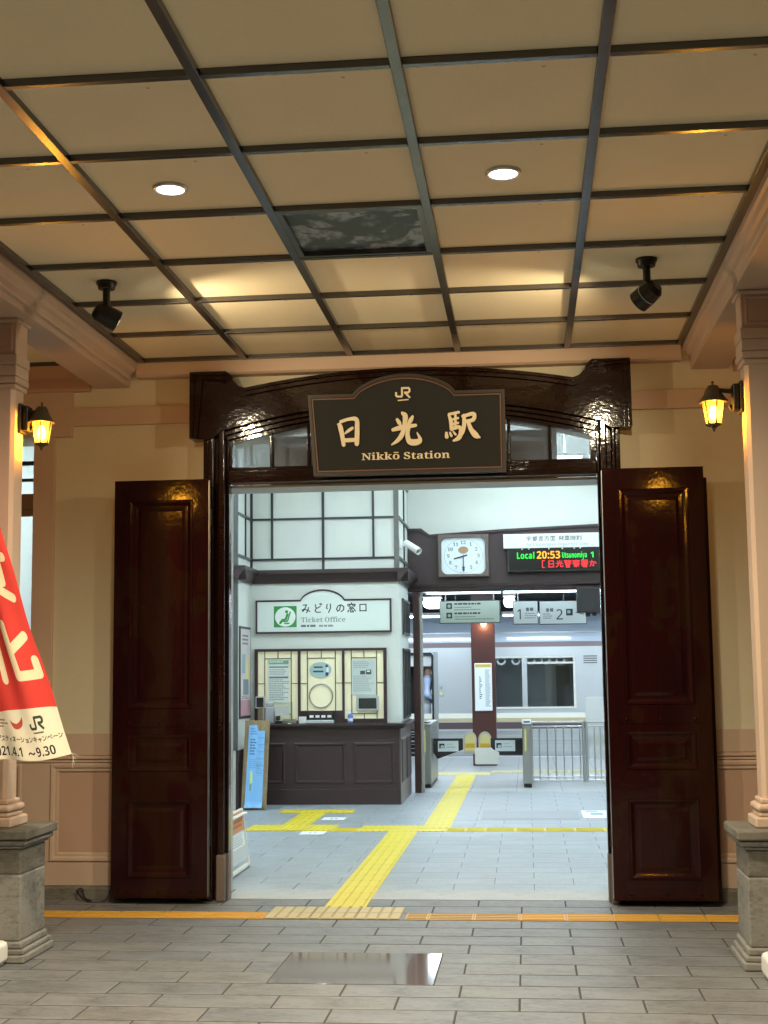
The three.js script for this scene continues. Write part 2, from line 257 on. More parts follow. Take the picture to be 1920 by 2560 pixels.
// tactile paving along the front of the doorway
function tactileTile(parent, x0, x1, z0, z1, m, barsAlong, n, y = 0.004, barM, hw = 0.011) {
  const o = part(parent, 'tactile_tile', [bx(x0 + 0.0025, x1 - 0.0025, 0.0006, y, z0 + 0.0025, z1 - 0.0025)], m);
  const g = []; for (let i = 0; i < n; i++) { const t = (i + 0.5) / n; if (barsAlong === 'x') { const z = z0 + t * (z1 - z0); g.push(bx(x0 + 0.012, x1 - 0.012, y, y + 0.005, z - 0.0085, z + 0.0085, 0.003)); } else { const x = x0 + t * (x1 - x0); g.push(bx(x - hw, x + hw, y, y + 0.005, z0 + 0.006, z1 - 0.006, 0.003)); } }
  if (z0 > -2.6) for (const q of g) part(o, 'raised_bar', q, barM ?? m); else part(o, 'raised_bars', g, barM ?? m, { kind: 'stuff' }); return o;
}
{
  const s = thing('tactile_strip', 'orange tactile paving strip running across the porch in front of the doors', 'tactile paving', [0, 0, 0.7]);
  for (let k = -5; k < 18; k++) { const x = 0.171 + (k - 7) * 0.302; if (x > -1.14 && x < 0.16) continue; tactileTile(s, x, x + 0.302, 0.565, 0.809, orangeM, 'x', 4, 0.004, k > 6 && k < 9 ? brassM : orangeM); }
  tactileTile(s, -0.925 - 0.112, -0.925, 0.565, 0.809, orangeM, 'x', 4); tactileTile(s, 0.02, 0.171, 0.565, 0.809, orangeM, 'x', 4, 0.004, brassM);
  const b = thing('tactile_pad', 'beige tactile pad of cross bars set into the middle of the orange strip', 'tactile paving', [-0.46, 0, 0.58]);
  for (let k = 0; k < 3; k++) for (let j = 0; j < 2; j++) tactileTile(b, -0.923 + k * 0.305, -0.923 + (k + 1) * 0.305, 0.36 + j * 0.225, 0.36 + (j + 1) * 0.225, brassM, 'z', 4, 0.004, beigeM, 0.029);
  // hall guide path
  const p = thing('tactile_path', 'yellow tactile guide path leading from the doorway to the middle of the hall', 'tactile paving', [-0.436, 0, -2]);
  for (let k = 0; k < 16; k++) { const z = 0.345 - (k + 1) * 0.3005; tactileTile(p, -0.582, -0.286, z, z + 0.3005, yellowM, 'z', 4); }
  const c = thing('tactile_crossing', 'yellow tactile crossing with a long arm to the right across the hall floor', 'tactile paving', [0, 0, -4.37]);
  for (let k = 0; k < 2; k++) tactileTile(c, -0.9 + k * 0.45, -0.45 + k * 0.45, -4.72, -4.47, yellowM, 'z', 7);
  for (let k = 0; k < 2; k++) tactileTile(c, -0.9 + k * 0.45 + (k ? 0 : 0), -0.45 + k * 0.45, -4.46, -4.2, yellowM, 'z', 7);
  for (let k = 0; k < 2; k++) tactileTile(c, 0.0 + k * 0.2, 0.2 + k * 0.2, -4.5, -4.2, yellowM, 'x', 4);
  for (let k = 0; k < 6; k++) tactileTile(c, 0.4 + k * 0.302, 0.4 + (k + 1) * 0.302, -4.5, -4.22, yellowM, 'x', 4);
  const l = thing('tactile_crossing', 'yellow tactile T leading to the ticket office counter on the left', 'tactile paving', [-1.64, 0, -5]);
  for (let k = 0; k < 3; k++) tactileTile(l, -2.1 + k * 0.31, -1.79 + k * 0.31, -4.8, -4.25, yellowM, 'z', 5);
  tactileTile(l, -1.17, -0.9, -4.5, -4.2, yellowM, 'x', 4);
  for (let k = 0; k < 4; k++) tactileTile(l, -1.79, -1.49, -5.11 - k * 0.31, -4.805 - k * 0.31, yellowM, 'z', 4);
  for (let k = 0; k < 3; k++) { tactileTile(l, -2.06 + k * 0.29, -1.77 + k * 0.29, -6.42, -6.05, yellowM, 'z', 4); }
  const q = thing('tactile_path', 'pale yellow tactile path running on through the ticket gate to the platform', 'tactile paving', [-0.15, 0, -8]);
  for (let k = 0; k < 24; k++) { const z = -4.505 - (k + 1) * 0.304; const d = -0.0 * k; tactileTile(q, -0.265 + d, 0.03 + d, z, z + 0.304, yellowM, 'z', 4); }
  const w = thing('tactile_strip', 'pale yellow tactile strip along the platform beyond the gate', 'tactile paving', [0, 0, -12.2]);
  const pale = std([0.66, 0.60, 0.30], 0.5);
  for (let k = 0; k < 3; k++) tactileTile(w, -0.72 + k * 0.32, -0.40 + k * 0.32, -12.45, -11.85, pale, 'x', 4);
  for (let k = 0; k < 12; k++) tactileTile(w, 0.25 + k * 0.31, 0.56 + k * 0.31, -12.75, -12.35, pale, 'x', 4);
  for (let k = 0; k < 2; k++) single('floor_sticker', ['white guidance sticker on the hall floor between the tactile T and the counter', 'white guidance sticker on the hall floor in front of the tactile T'][k], 'floor sticker', plate(k ? -1.47 : -1.445, k ? -1.22 : -1.19, -0.14, 0.14, 0).rotateX(-Math.PI / 2).translate(0, 0.0035, k ? -4.07 : -5.44), print(canvasTex(128, 128, (x, w2, h) => { x.fillStyle = '#eef1f2'; x.fillRect(0, 0, w2, h); x.fillStyle = '#778'; x.fillRect(44, 50, 14, 26); x.fillRect(70, 50, 14, 26); }), 0.5), [k ? -1.34 : -1.32, 0, k ? -4.07 : -5.44], { keepUV: true });
  single('floor_sticker', 'white picture sticker on the hall floor at the right door', 'floor sticker', plate(1.44, 1.74, -0.4, 0.4, 0).rotateX(-Math.PI / 2).translate(0, 0.0035, -5.9), print(canvasTex(128, 128, (x, w2, h) => { x.fillStyle = '#eef3f5'; x.fillRect(0, 0, w2, h); x.fillStyle = '#8fa3b0'; x.fillRect(20, 10, 60, 20); x.fillRect(40, 40, 60, 40); }), 0.5), [1.59, 0, -5.9], { keepUV: true });
  single('floor_mat', 'faint grey rectangle marked on the hall floor beside its white picture sticker', 'floor mat', bx(0.32, 1.40, 0.0008, 0.003, -6.3, -5.4), std([0.30, 0.31, 0.34], 0.5, { map: T.mottle }), [0.86, 0, -5.85]);
}
// ================================================================ HALL AND PLATFORM FLOOR
{
  const f = structure('hall_floor'); part(f, 'mortar_bed', bx(-5.2, 5.2, -0.055, -0.004, -8.86, -0.08), std([0.17, 0.175, 0.18], 0.9));
  const P = 0.604, R = 0.302, gap = 0.005, vs = [0, 1, 2, 3].map((k) => boxUV(flat(new RoundedBoxGeometry(P - gap, 0.04, R - gap, 1, 0.002).translate(k * 0.31, 0, k * 0.53))).translate(-k * 0.31, -0.02, -k * 0.53)), far = [];
  for (let r = 0; r < 28; r++) for (let c = -9; c < 9; c++) {
    const z = -0.445 - (r + 0.5) * R, x = (r % 2 ? 0.302 : 0) + 0.272 + (c + 0.5) * P; if (Math.abs(x) > 5) continue;
    if (z > -6.6 && x > -2.7 && x < 2.0) { const o = addMesh(f, 'floor_tile', vs[(rnd() * 4) | 0], hallTileM[(rnd() * 3) | 0]); o.position.set(x, rr(-0.0004, 0.0004), z); } else far.push(vs[0].clone().translate(x, 0, z));
  }
  part(f, 'outer_tiles', far, hallTileM[1], { kind: 'stuff' });
  const p = structure('platform'), pf = [];
  for (let r = 0; r < 13; r++) for (let c = 0; c < 26; c++) pf.push(bx(-8 + c * 0.62 + 0.003, -7.38 + c * 0.62 - 0.003, -0.04, 0, -8.87 - (r + 1) * 0.58 + 0.003, -8.87 - r * 0.58 - 0.003));
  part(p, 'platform_slabs', pf, std([0.40, 0.42, 0.43], 0.38, { map: T.granite }), { kind: 'stuff' });
  part(p, 'platform_body', bx(-8, 8.1, -1.1, -0.006, -16.41, -8.87), std([0.2, 0.2, 0.2], 0.9));
  part(p, 'edge_line', bx(-8, 8.1, -0.04, 0.0, -16.64, -16.41), std([0.72, 0.74, 0.72], 0.6));
  const t = structure('track_bed'); part(t, 'ballast', bx(-30, 30, -1.3, -1.1, -24, -16.42), std([0.12, 0.11, 0.1], 0.95, { map: T.granite }));
}
// ================================================================ STATION FRONT WALL
{
  const arch = []; for (let i = 0; i <= 16; i++) { const x = 1.36 - i * 2.66 / 16; arch.push([x, 3.35 + 0.19 * (1 - ((x - 0.03) / 1.34) ** 2)]); }
  const w = thing('station_wall', 'cream plaster station front wall with salmon pink timber trim and panels', 'wall', [0, 0, -0.17]);
  part(w, 'plaster', prism([[-6, 0], [-1.39, 0], [-1.39, 3.345], ...arch.slice().reverse(), [1.446, 3.345], [1.446, 0], [6, 0], [6, 5], [-6, 5]], -0.35, 0, [[[-3.55, 1.2], [-2.83, 1.2], [-2.83, 3.42], [-3.55, 3.42]]]), M.cream);
  for (const s of [-1, 1]) {
    const A = s < 0 ? -5.9 : 1.53, B = s < 0 ? -1.51 : 5.9, wx = s < 0 ? 0 : 0;
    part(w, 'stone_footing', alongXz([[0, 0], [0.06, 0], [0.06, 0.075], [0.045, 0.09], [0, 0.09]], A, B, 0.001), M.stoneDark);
    part(w, 'skirting', bx(A, B, 0.092, 0.258, 0.001, 0.026, 0.003), M.pink);
    part(w, 'dado_rail', alongXz([[0, 1.19], [0.022, 1.19], [0.022, 1.035], [0.014, 1.03], [0.034, 1.022], [0.034, 1.008], [0.014, 1.0], [0.028, 0.994], [0.028, 0.982], [0.0, 0.976]], A, B, 0.001), M.pink);
    // wainscot panels: stiles and framed panels
    const edges = s < 0 ? [[-2.67, -1.56], [-3.95, -2.88], [-5.3, -4.2]] : [[1.6, 2.72], [2.95, 4.0], [4.2, 5.3]];
    part(w, 'stile', s < 0 ? [bx(-2.88, -2.67, 0.26, 0.976, 0.001, 0.022, 0.003), bx(-4.2, -3.95, 0.26, 0.976, 0.001, 0.022, 0.003), bx(-1.56, -1.51, 0.26, 0.976, 0.001, 0.022, 0.003)] : [bx(1.53, 1.6, 0.26, 0.976, 0.001, 0.022, 0.003), bx(2.72, 2.95, 0.26, 0.976, 0.001, 0.022, 0.003), bx(4.0, 4.2, 0.26, 0.976, 0.001, 0.022, 0.003)], M.pink);
    for (const [x0, x1] of edges) { const o = part(w, 'panel_frame', rings(x0, x1, 0.26, 0.976, [[0, 0.022], [0.012, 0.034], [0.03, 0.032], [0.042, 0.02], [0.058, 0.02], [0.07, 0.006], [0.072, 0.006]]), M.pink); part(o, 'wainscot_panel', plate(x0 + 0.07, x1 - 0.07, 0.33, 0.906, 0.0075), M.pinkDark); }
    part(w, 'wall_rail', bx(s < 0 ? -2.535 : 1.5, s < 0 ? -1.47 : 5.9, 3.502, 3.64, 0.001, 0.03, 0.003), M.pink);
  }
  part(w, 'cornice', alongXz([[0, 3.845], [0.10, 3.845], [0.117, 3.86], [0.117, 4.0], [0, 4.0]], -2.02, 2.02, 0.001), M.pink);
  for (const s of [-1, 1]) part(w, 'side_cornice', alongXz([[0, 3.765], [0.05, 3.765], [0.05, 3.855], [0.13, 3.855], [0.13, 4.0], [0, 4.0]], s < 0 ? -5.9 : 2.4, s < 0 ? -2.4 : 5.9, 0.001), M.pinkDark);
  const n = thing('side_window', 'tall window left of the door looking into the lit hall', 'window', [-3.19, 1.2, 0]);
  part(n, 'casing', [bx(-2.832, -2.668, 1.192, 3.42, 0.002, 0.04, 0.004), bx(-3.72, -3.55, 1.192, 3.42, 0.002, 0.04, 0.004)], M.pink);
  part(n, 'head_board', bx(-3.78, -2.535, 3.42, 3.765, 0.002, 0.045, 0.004), M.pink);
  part(n, 'transom_rail', [bx(-3.55, -2.832, 2.88, 3.0, -0.1, -0.03, 0.004), bx(-3.55, -2.832, 2.83, 2.878, -0.085, -0.045, 0.003)], std([0.24, 0.15, 0.085], 0.45));
  part(n, 'glazing_bar', [bx(-3.55, -2.832, 3.225, 3.255, -0.09, -0.05), bx(-3.55, -2.832, 3.10, 3.12, -0.09, -0.05), bx(-3.55, -2.832, 1.65, 1.68, -0.09, -0.05)], M.lattice);
  part(n, 'pane', plate(-3.55, -2.832, 1.2, 3.42, -0.07), new THREE.MeshPhysicalMaterial({ color: 0xffffff, transmission: 1, roughness: 0.02, thickness: 0, ior: 1.45 }));
}
// ================================================================ DOOR SURROUND
const CX = 0.03;
{
  const d = thing('door_surround', 'glossy dark brown timber door surround with arched head and scrolled corners', 'door frame', [CX, 0, 0]);
  const half = []; // outline of the right half from the corbel's foot over the top to the middle
  half.push([1.62, 3.352], [1.62, 3.852], [1.345, 3.852], [1.31, 3.822], [1.29, 3.775], [1.25, 3.738], [1.205, 3.722]);
  for (let i = 1; i <= 12; i++) { const x = 1.205 * (1 - i / 12); half.push([x, 3.722 + 0.113 * (1 - (x / 1.205) ** 2)]); }
  const under = []; for (let i = 0; i <= 20; i++) { const x = -1.335 + i * 2.67 / 20; under.push([x, 3.323 + 0.185 * (1 - (x / 1.335) ** 2)]); }
  const top = [...half.map(([x, y]) => [x, y]), ...half.slice(0, -1).reverse().map(([x, y]) => [-x, y])];
  const mv = (p) => p.map(([x, y]) => [x + CX, y]);
  part(d, 'lintel', prism(mv([...top, [-1.50, 3.352], [-1.47, 3.352], ...under.map(([x, y]) => [x * 1.04, y + 0.085]), [1.47, 3.352], [1.50, 3.352]]), 0.002, 0.145, [], 0.004), M.gloss);
  part(d, 'cap_moulding', [band(mv(top), 0.052, 0.143, 0.172), band(mv(top.map(([x, y]) => [x, y])), 0.022, 0.17, 0.192)], M.gloss);
  const arcUp = mv(under), arcU = under.map(([x, y], i) => [x, y]);
  part(d, 'arch_moulding', [band(mv(arcU.map(([x, y]) => [x * 1.04, y + 0.085])), 0.03, 0.143, 0.166), band(mv(arcU.map(([x, y]) => [x * 1.03, y + 0.055])), 0.034, 0.0, 0.122), band(mv(arcU.map(([x, y]) => [x * 1.015, y + 0.026])), 0.032, 0.0, 0.092), band(mv(arcU.map(([x, y]) => [x * 1.0, y - 0.002])), 0.031, -0.01, 0.06)], M.gloss);
  for (const s of [-1, 1]) {
    const X = (a, b, y0, y1, z0, z1, r) => bx(CX + Math.min(s * a, s * b), CX + Math.max(s * a, s * b), y0, y1, z0, z1, r);
    const e = s < 0 ? 0 : 0.022; part(d, 'jamb', [X(1.535, 1.50, 0, 3.42, 0.002, 0.10, 0.006), X(1.50, 1.45 + e, 0, 3.42, 0.002, 0.125, 0.012), X(1.45 + e, 1.415 + e, 0, 3.42, 0.002, 0.085, 0.004), X(1.415 + e, 1.365 + e, 0.33, 3.42, 0.002, 0.140, 0.012), X(1.365 + e, 1.345 + e, 0.33, 3.34, -0.018, 0.065, 0.005)], M.gloss);
    part(d, 'transom_stop', X(1.344 + e, 1.318, 3.148, 3.345, -0.01, 0.07, 0.005), M.gloss);
    part(d, 'plinth_block', [X(1.42 + e, 1.358 + e, 0, 0.33, 0.003, 0.16, 0.012), X(1.358 + e, 1.342 + e, 0, 0.33, -0.018, 0.075, 0.005)], std([0.14, 0.105, 0.085], 0.5, { map: T.mottle }));
  }
  part(d, 'reveal', [bx(-1.39, -1.372, 0.004, 3.3, -0.352, -0.02, 0.003), bx(1.428, 1.446, 0.004, 3.3, -0.352, -0.02, 0.003)], std([0.42, 0.42, 0.40], 0.4, { map: T.mottle }));
  part(d, 'transom_rail', [bx(-1.313, 1.395, 3.022, 3.115, -0.019, 0.12, 0.008), bx(-1.313, 1.395, 3.1155, 3.145, -0.019, 0.075, 0.006)], M.gloss);
  part(d, 'soffit_board', bx(-1.371, 1.427, 3.0, 3.021, -0.352, -0.021, 0.003), std([0.42, 0.42, 0.40], 0.4));
  // transom lights
  const tl = thing('transom_window', 'row of frosted transom lights under the arched head', 'window', [CX, 3.145, 0]);
  const yTop = (x) => 3.33 + 0.185 * (1 - ((x - CX) / 1.335) ** 2), xs = [-1.29, -1.002, -0.72, 0.765, 1.064, 1.362];
  const frost = new THREE.MeshPhysicalMaterial({ color: lin([0.86, 0.90, 0.95]), transmission: 1, roughness: 0.66, thickness: 0, ior: 1.45 });
  for (let k = 0; k < 5; k++) { const a = xs[k], b = xs[k + 1], p = [[a, 3.14], [b, 3.14]]; for (let i = 0; i <= 6; i++) { const x = b + (a - b) * i / 6; p.push([x, yTop(x)]); } part(tl, 'pane', new THREE.ShapeGeometry(new THREE.Shape(p.map((q) => new THREE.Vector2(...q)))).translate(0, 0, 0.012), frost); }
  for (const x of xs.slice(1, 5)) part(tl, 'glazing_bar', bx(x - 0.012, x + 0.012, 3.14, yTop(x) + 0.02, -0.012, 0.04, 0.005), M.gloss);
  single('hall_header_board', 'dark board on the hall side seen dimly through the frosted transom lights', 'board', bx(-1.06, 1.12, 3.02, 3.425, -0.30, -0.26, 0.006), M.hallWood, [CX, 3.02, -0.28]);
}
// folded door leaves
function makeLeaf(label, x0, x1, flip) {
  const d = thing('door_leaf', label, 'door', [(x0 + x1) / 2, 0.045, 0.2]);
  const y0 = 0.045, y1 = 3.035, st = 0.115, inner = (z, s) => rings;
  const open = [[x0 + st, x1 - st, 0.14 + y0, 0.73], [x0 + st, x1 - st, 0.93, 1.19], [x0 + st, x1 - st, 1.375, y1 - 0.15]];
  const frame = prism([[x0, y0], [x1, y0], [x1, y1], [x0, y1]], 0.155, 0.205, open.map(([a, b, c, e]) => [[a, c], [b, c], [b, e], [a, e]]), 0.002);
  part(d, 'rails_and_stiles', frame, M.leaf);
  for (const [a, b, c, e] of open) part(d, 'door_panel', rings(a - 0.002, b + 0.002, c - 0.002, e + 0.002, [[0, 0.2035], [0.004, 0.210], [0.018, 0.209], [0.03, 0.200], [0.042, 0.192], [0.062, 0.191], [0.085, 0.197], [0.09, 0.197]]), M.leaf);
  part(d, 'back_board', bx(x0 + 0.004, x1 - 0.004, y0 + 0.002, y1 - 0.002, 0.145, 0.17), M.leaf);
  part(d, 'folded_leaf', bx(x0 + (flip ? -0.0 : 0.012), x1 + (flip ? 0.03 : -0.012), y0 + 0.01, y1 - 0.07, 0.085, 0.135, 0.003), M.leaf);
  part(d, 'meeting_strip', bx(flip ? x0 - 0.004 : x1 + 0.0005, flip ? x0 - 0.0005 : x1 + 0.006, y0 + 0.01, y1 - 0.01, 0.15, 0.198), M.steelDark);
  for (const y of [0.06, 1.245]) { const k = part(d, 'kick_plate', bx(x0 + 0.06, x1 - 0.06, y, y + 0.062, 0.2045, 0.2095, 0.002), M.leaf); part(k, 'rivet', [0.1, 0.5, 0.9].map((t) => ball(x0 + 0.06 + t * (x1 - x0 - 0.12), y + 0.03, 0.2095, 0.012, 10)), M.leaf); }
  for (const y of [0.4, 1.5, 2.7]) part(d, 'hinge', cyl([flip ? x0 - 0.004 : x1 + 0.004, y, 0.145], [flip ? x0 - 0.004 : x1 + 0.004, y + 0.12, 0.145], 0.009, 0.009, 8), M.blackMetal);
  for (const c of d.children) c.position.z += 0.07;
  return d;
}
makeLeaf('dark maroon folded door leaf standing open left of the doorway', -2.125, -1.425, false);
makeLeaf('dark maroon folded door leaf standing open right of the doorway', 1.418, 2.125, true);

// ================================================================ STATION NAME SIGN
function strokeGeo(str, f, z0, depth, step) { // "x,y,w x,y,w;..." brush strokes -> extruded geometry
  const out = []; let k = 0;
  for (const st of str.split(';')) {
    const p = st.trim().split(' ').map((q) => q.split(',').map(Number)), c = new THREE.CatmullRomCurve3(p.map((q) => new THREE.Vector3(q[0], q[1], q[2])), false, 'centripetal'), n = Math.max(8, p.length * 5), L = [], Rr = [];
    for (let i = 0; i <= n; i++) { const t = i / n, q = c.getPoint(t), d = c.getTangent(t), l = Math.hypot(d.x, d.y) || 1; L.push([q.x - d.y / l * q.z / 2, q.y + d.x / l * q.z / 2]); Rr.push([q.x + d.y / l * q.z / 2, q.y - d.x / l * q.z / 2]); }
    out.push(prism([...L, ...Rr.reverse()].map(f), z0, z0 + depth + step * k++));
    for (const e of [p[0], p[p.length - 1]]) if (e[2] > 11) { const pts = []; for (let i = 0; i < 14; i++) pts.push(f([e[0] + Math.cos(i / 14 * 6.2832) * e[2] / 2, e[1] + Math.sin(i / 14 * 6.2832) * e[2] / 2])); out.push(prism(pts, z0, z0 + depth + step * k++)); }
  }
  return out;
}
const serif = await new FontLoader().loadAsync('fonts/droid/droid_serif_bold.typeface.json');
{
  const s = thing('station_sign', 'dark arched name board with cream lettering hung over the doorway', 'sign', [0.025, 3.03, 0.28]);
  const outline = (i) => { const p = [[0.725 - i, 3.028 + i], [0.725 - i, 3.622 - i], [0.372 + 0.0 - i * 0.3, 3.622 - i]]; for (let k = 1; k < 20; k++) { const t = k / 20, x = 0.372 - i * 0.3 - t * (0.744 - i * 0.6), u = x / (0.372 - i * 0.3); p.push([x, 3.622 - i + 0.137 * Math.pow(Math.max(0, 1 - u * u), 0.72)]); } p.push([-0.372 + i * 0.3, 3.622 - i], [-0.70 + i, 3.622 - i], [-0.66 + i, 3.028 + i]); return p.map(([x, y]) => [x + 0.02, y]); };
  part(s, 'board', prism(outline(0), 0.25, 0.315, [], 0.004), std([0.0115, 0.0122, 0.0115], 0.8, { map: T.mottle }));
  part(s, 'outer_frame', prism(outline(0.0), 0.312, 0.328, [outline(0.024)]), std([0.035, 0.027, 0.021], 0.5));
  part(s, 'inner_line', prism(outline(0.028), 0.314, 0.323, [outline(0.037)]), std([0.17, 0.08, 0.048], 0.5));
  part(s, 'bracket', [bx(-0.5, -0.44, 3.3, 3.4, 0.14, 0.252), bx(0.5, 0.56, 3.3, 3.4, 0.14, 0.252)], M.blackMetal);
  const gold = std([0.86, 0.74, 0.52], 0.55), map = (b, w) => ([x, y]) => [w[0] + (x - b[0]) / (b[2] - b[0]) * (w[2] - w[0]), w[1] + (y - b[1]) / (b[3] - b[1]) * (w[3] - w[1])];
  const K = [
    ['213,420,10 236,432,40 256,500,40 272,585,36;246,402,26 320,384,26 392,388,38 398,460,42 394,580,42;286,497,14 318,476,26 354,456,24;268,552,30 330,552,32 398,550,30', [207, 370, 420, 595], [-0.471, 3.449, -0.304, 3.244]],
    ['775,338,24 800,360,46 798,405,40 788,460,36;728,388,26 745,410,34 760,430,18;868,368,22 850,395,36 822,432,20;686,466,24 740,454,36 830,442,34 896,436,24;786,466,38 765,512,40 725,552,30 672,582,10;826,458,36 820,512,40 838,558,46 900,566,48 934,552,36 908,494,12', [665, 325, 950, 590], [-0.08, 3.482, 0.147, 3.232]],
    ['1186,352,20 1202,400,32 1208,470,32;1190,346,22 1268,332,22;1206,392,18 1262,380,18;1206,430,18 1262,420,18;1240,345,20 1240,465,22;1206,470,26 1272,456,28 1284,500,34 1264,545,36 1222,566,16;1164,502,22 1166,532,32;1194,500,16 1204,524,22;1222,492,14 1238,514,20;1302,366,24 1395,352,32 1388,396,32 1312,410,22;1312,362,28 1312,430,34 1296,500,30 1262,550,12;1344,412,30 1370,480,38 1410,530,46 1440,546,12', [1150, 325, 1440, 575], [0.311, 3.470, 0.562, 3.250]]];
  for (const [st, b, w] of K) part(s, 'character', strokeGeo(st, map(b, w), 0.316, 0.012, 0.0002), gold);
  const run = (t) => { const g = new TextGeometry(t, { font: serif, size: 0.05, depth: 0.006, curveSegments: 6 }); g.computeBoundingBox(); return g; };
  const txt = run('Nikko Station'), tw = txt.boundingBox.max.x, k4 = run('Nikk').boundingBox.max.x, k5 = run('Nikko').boundingBox.max.x, sx = 0.637 / tw;
  txt.scale(sx, 1, 1).translate(-0.293, 3.136, 0.316);
  part(s, 'lettering', [txt, bx(-0.293 + (k4 + (k5 - k4) * 0.22) * sx, -0.293 + (k4 + (k5 - k4) * 0.86) * sx, 3.182, 3.1885, 0.316, 0.322)], gold);
  const q = (a, b) => [-0.044 + a * 0.113, 3.663 - b * 0.118], ln = (a, b, c, d, w, z) => { const [x0, y0] = q(a, b), [x1, y1] = q(c, d), l = Math.hypot(x1 - x0, y1 - y0), ex = (x1 - x0) / l, ey = (y1 - y0) / l, h = w / 2, e = w * 0.35; return prism([[x0 - ex * e - ey * h, y0 - ey * e + ex * h], [x0 - ex * e + ey * h, y0 - ey * e - ex * h], [x1 + ex * e + ey * h, y1 + ey * e - ex * h], [x1 + ex * e - ey * h, y1 + ey * e + ex * h]], 0.316, z); };
  part(s, 'emblem', [[0.07, 0.36, 0.07, 0.52], [0.07, 0.52, 0.14, 0.6], [0.14, 0.6, 0.4, 0.6], [0.4, 0.6, 0.45, 0.53], [0.45, 0.53, 0.45, 0.08], [0.45, 0.08, 0.86, 0.08], [0.86, 0.08, 0.93, 0.15], [0.93, 0.15, 0.93, 0.28], [0.93, 0.28, 0.86, 0.36], [0.86, 0.36, 0.62, 0.36], [0.66, 0.38, 0.93, 0.66]].map((l, i) => ln(...l, 0.0135, 0.3235 + i * 0.0002)).concat([ln(0.2, 0.84, 0.84, 0.80, 0.008, 0.323)]), gold);
}

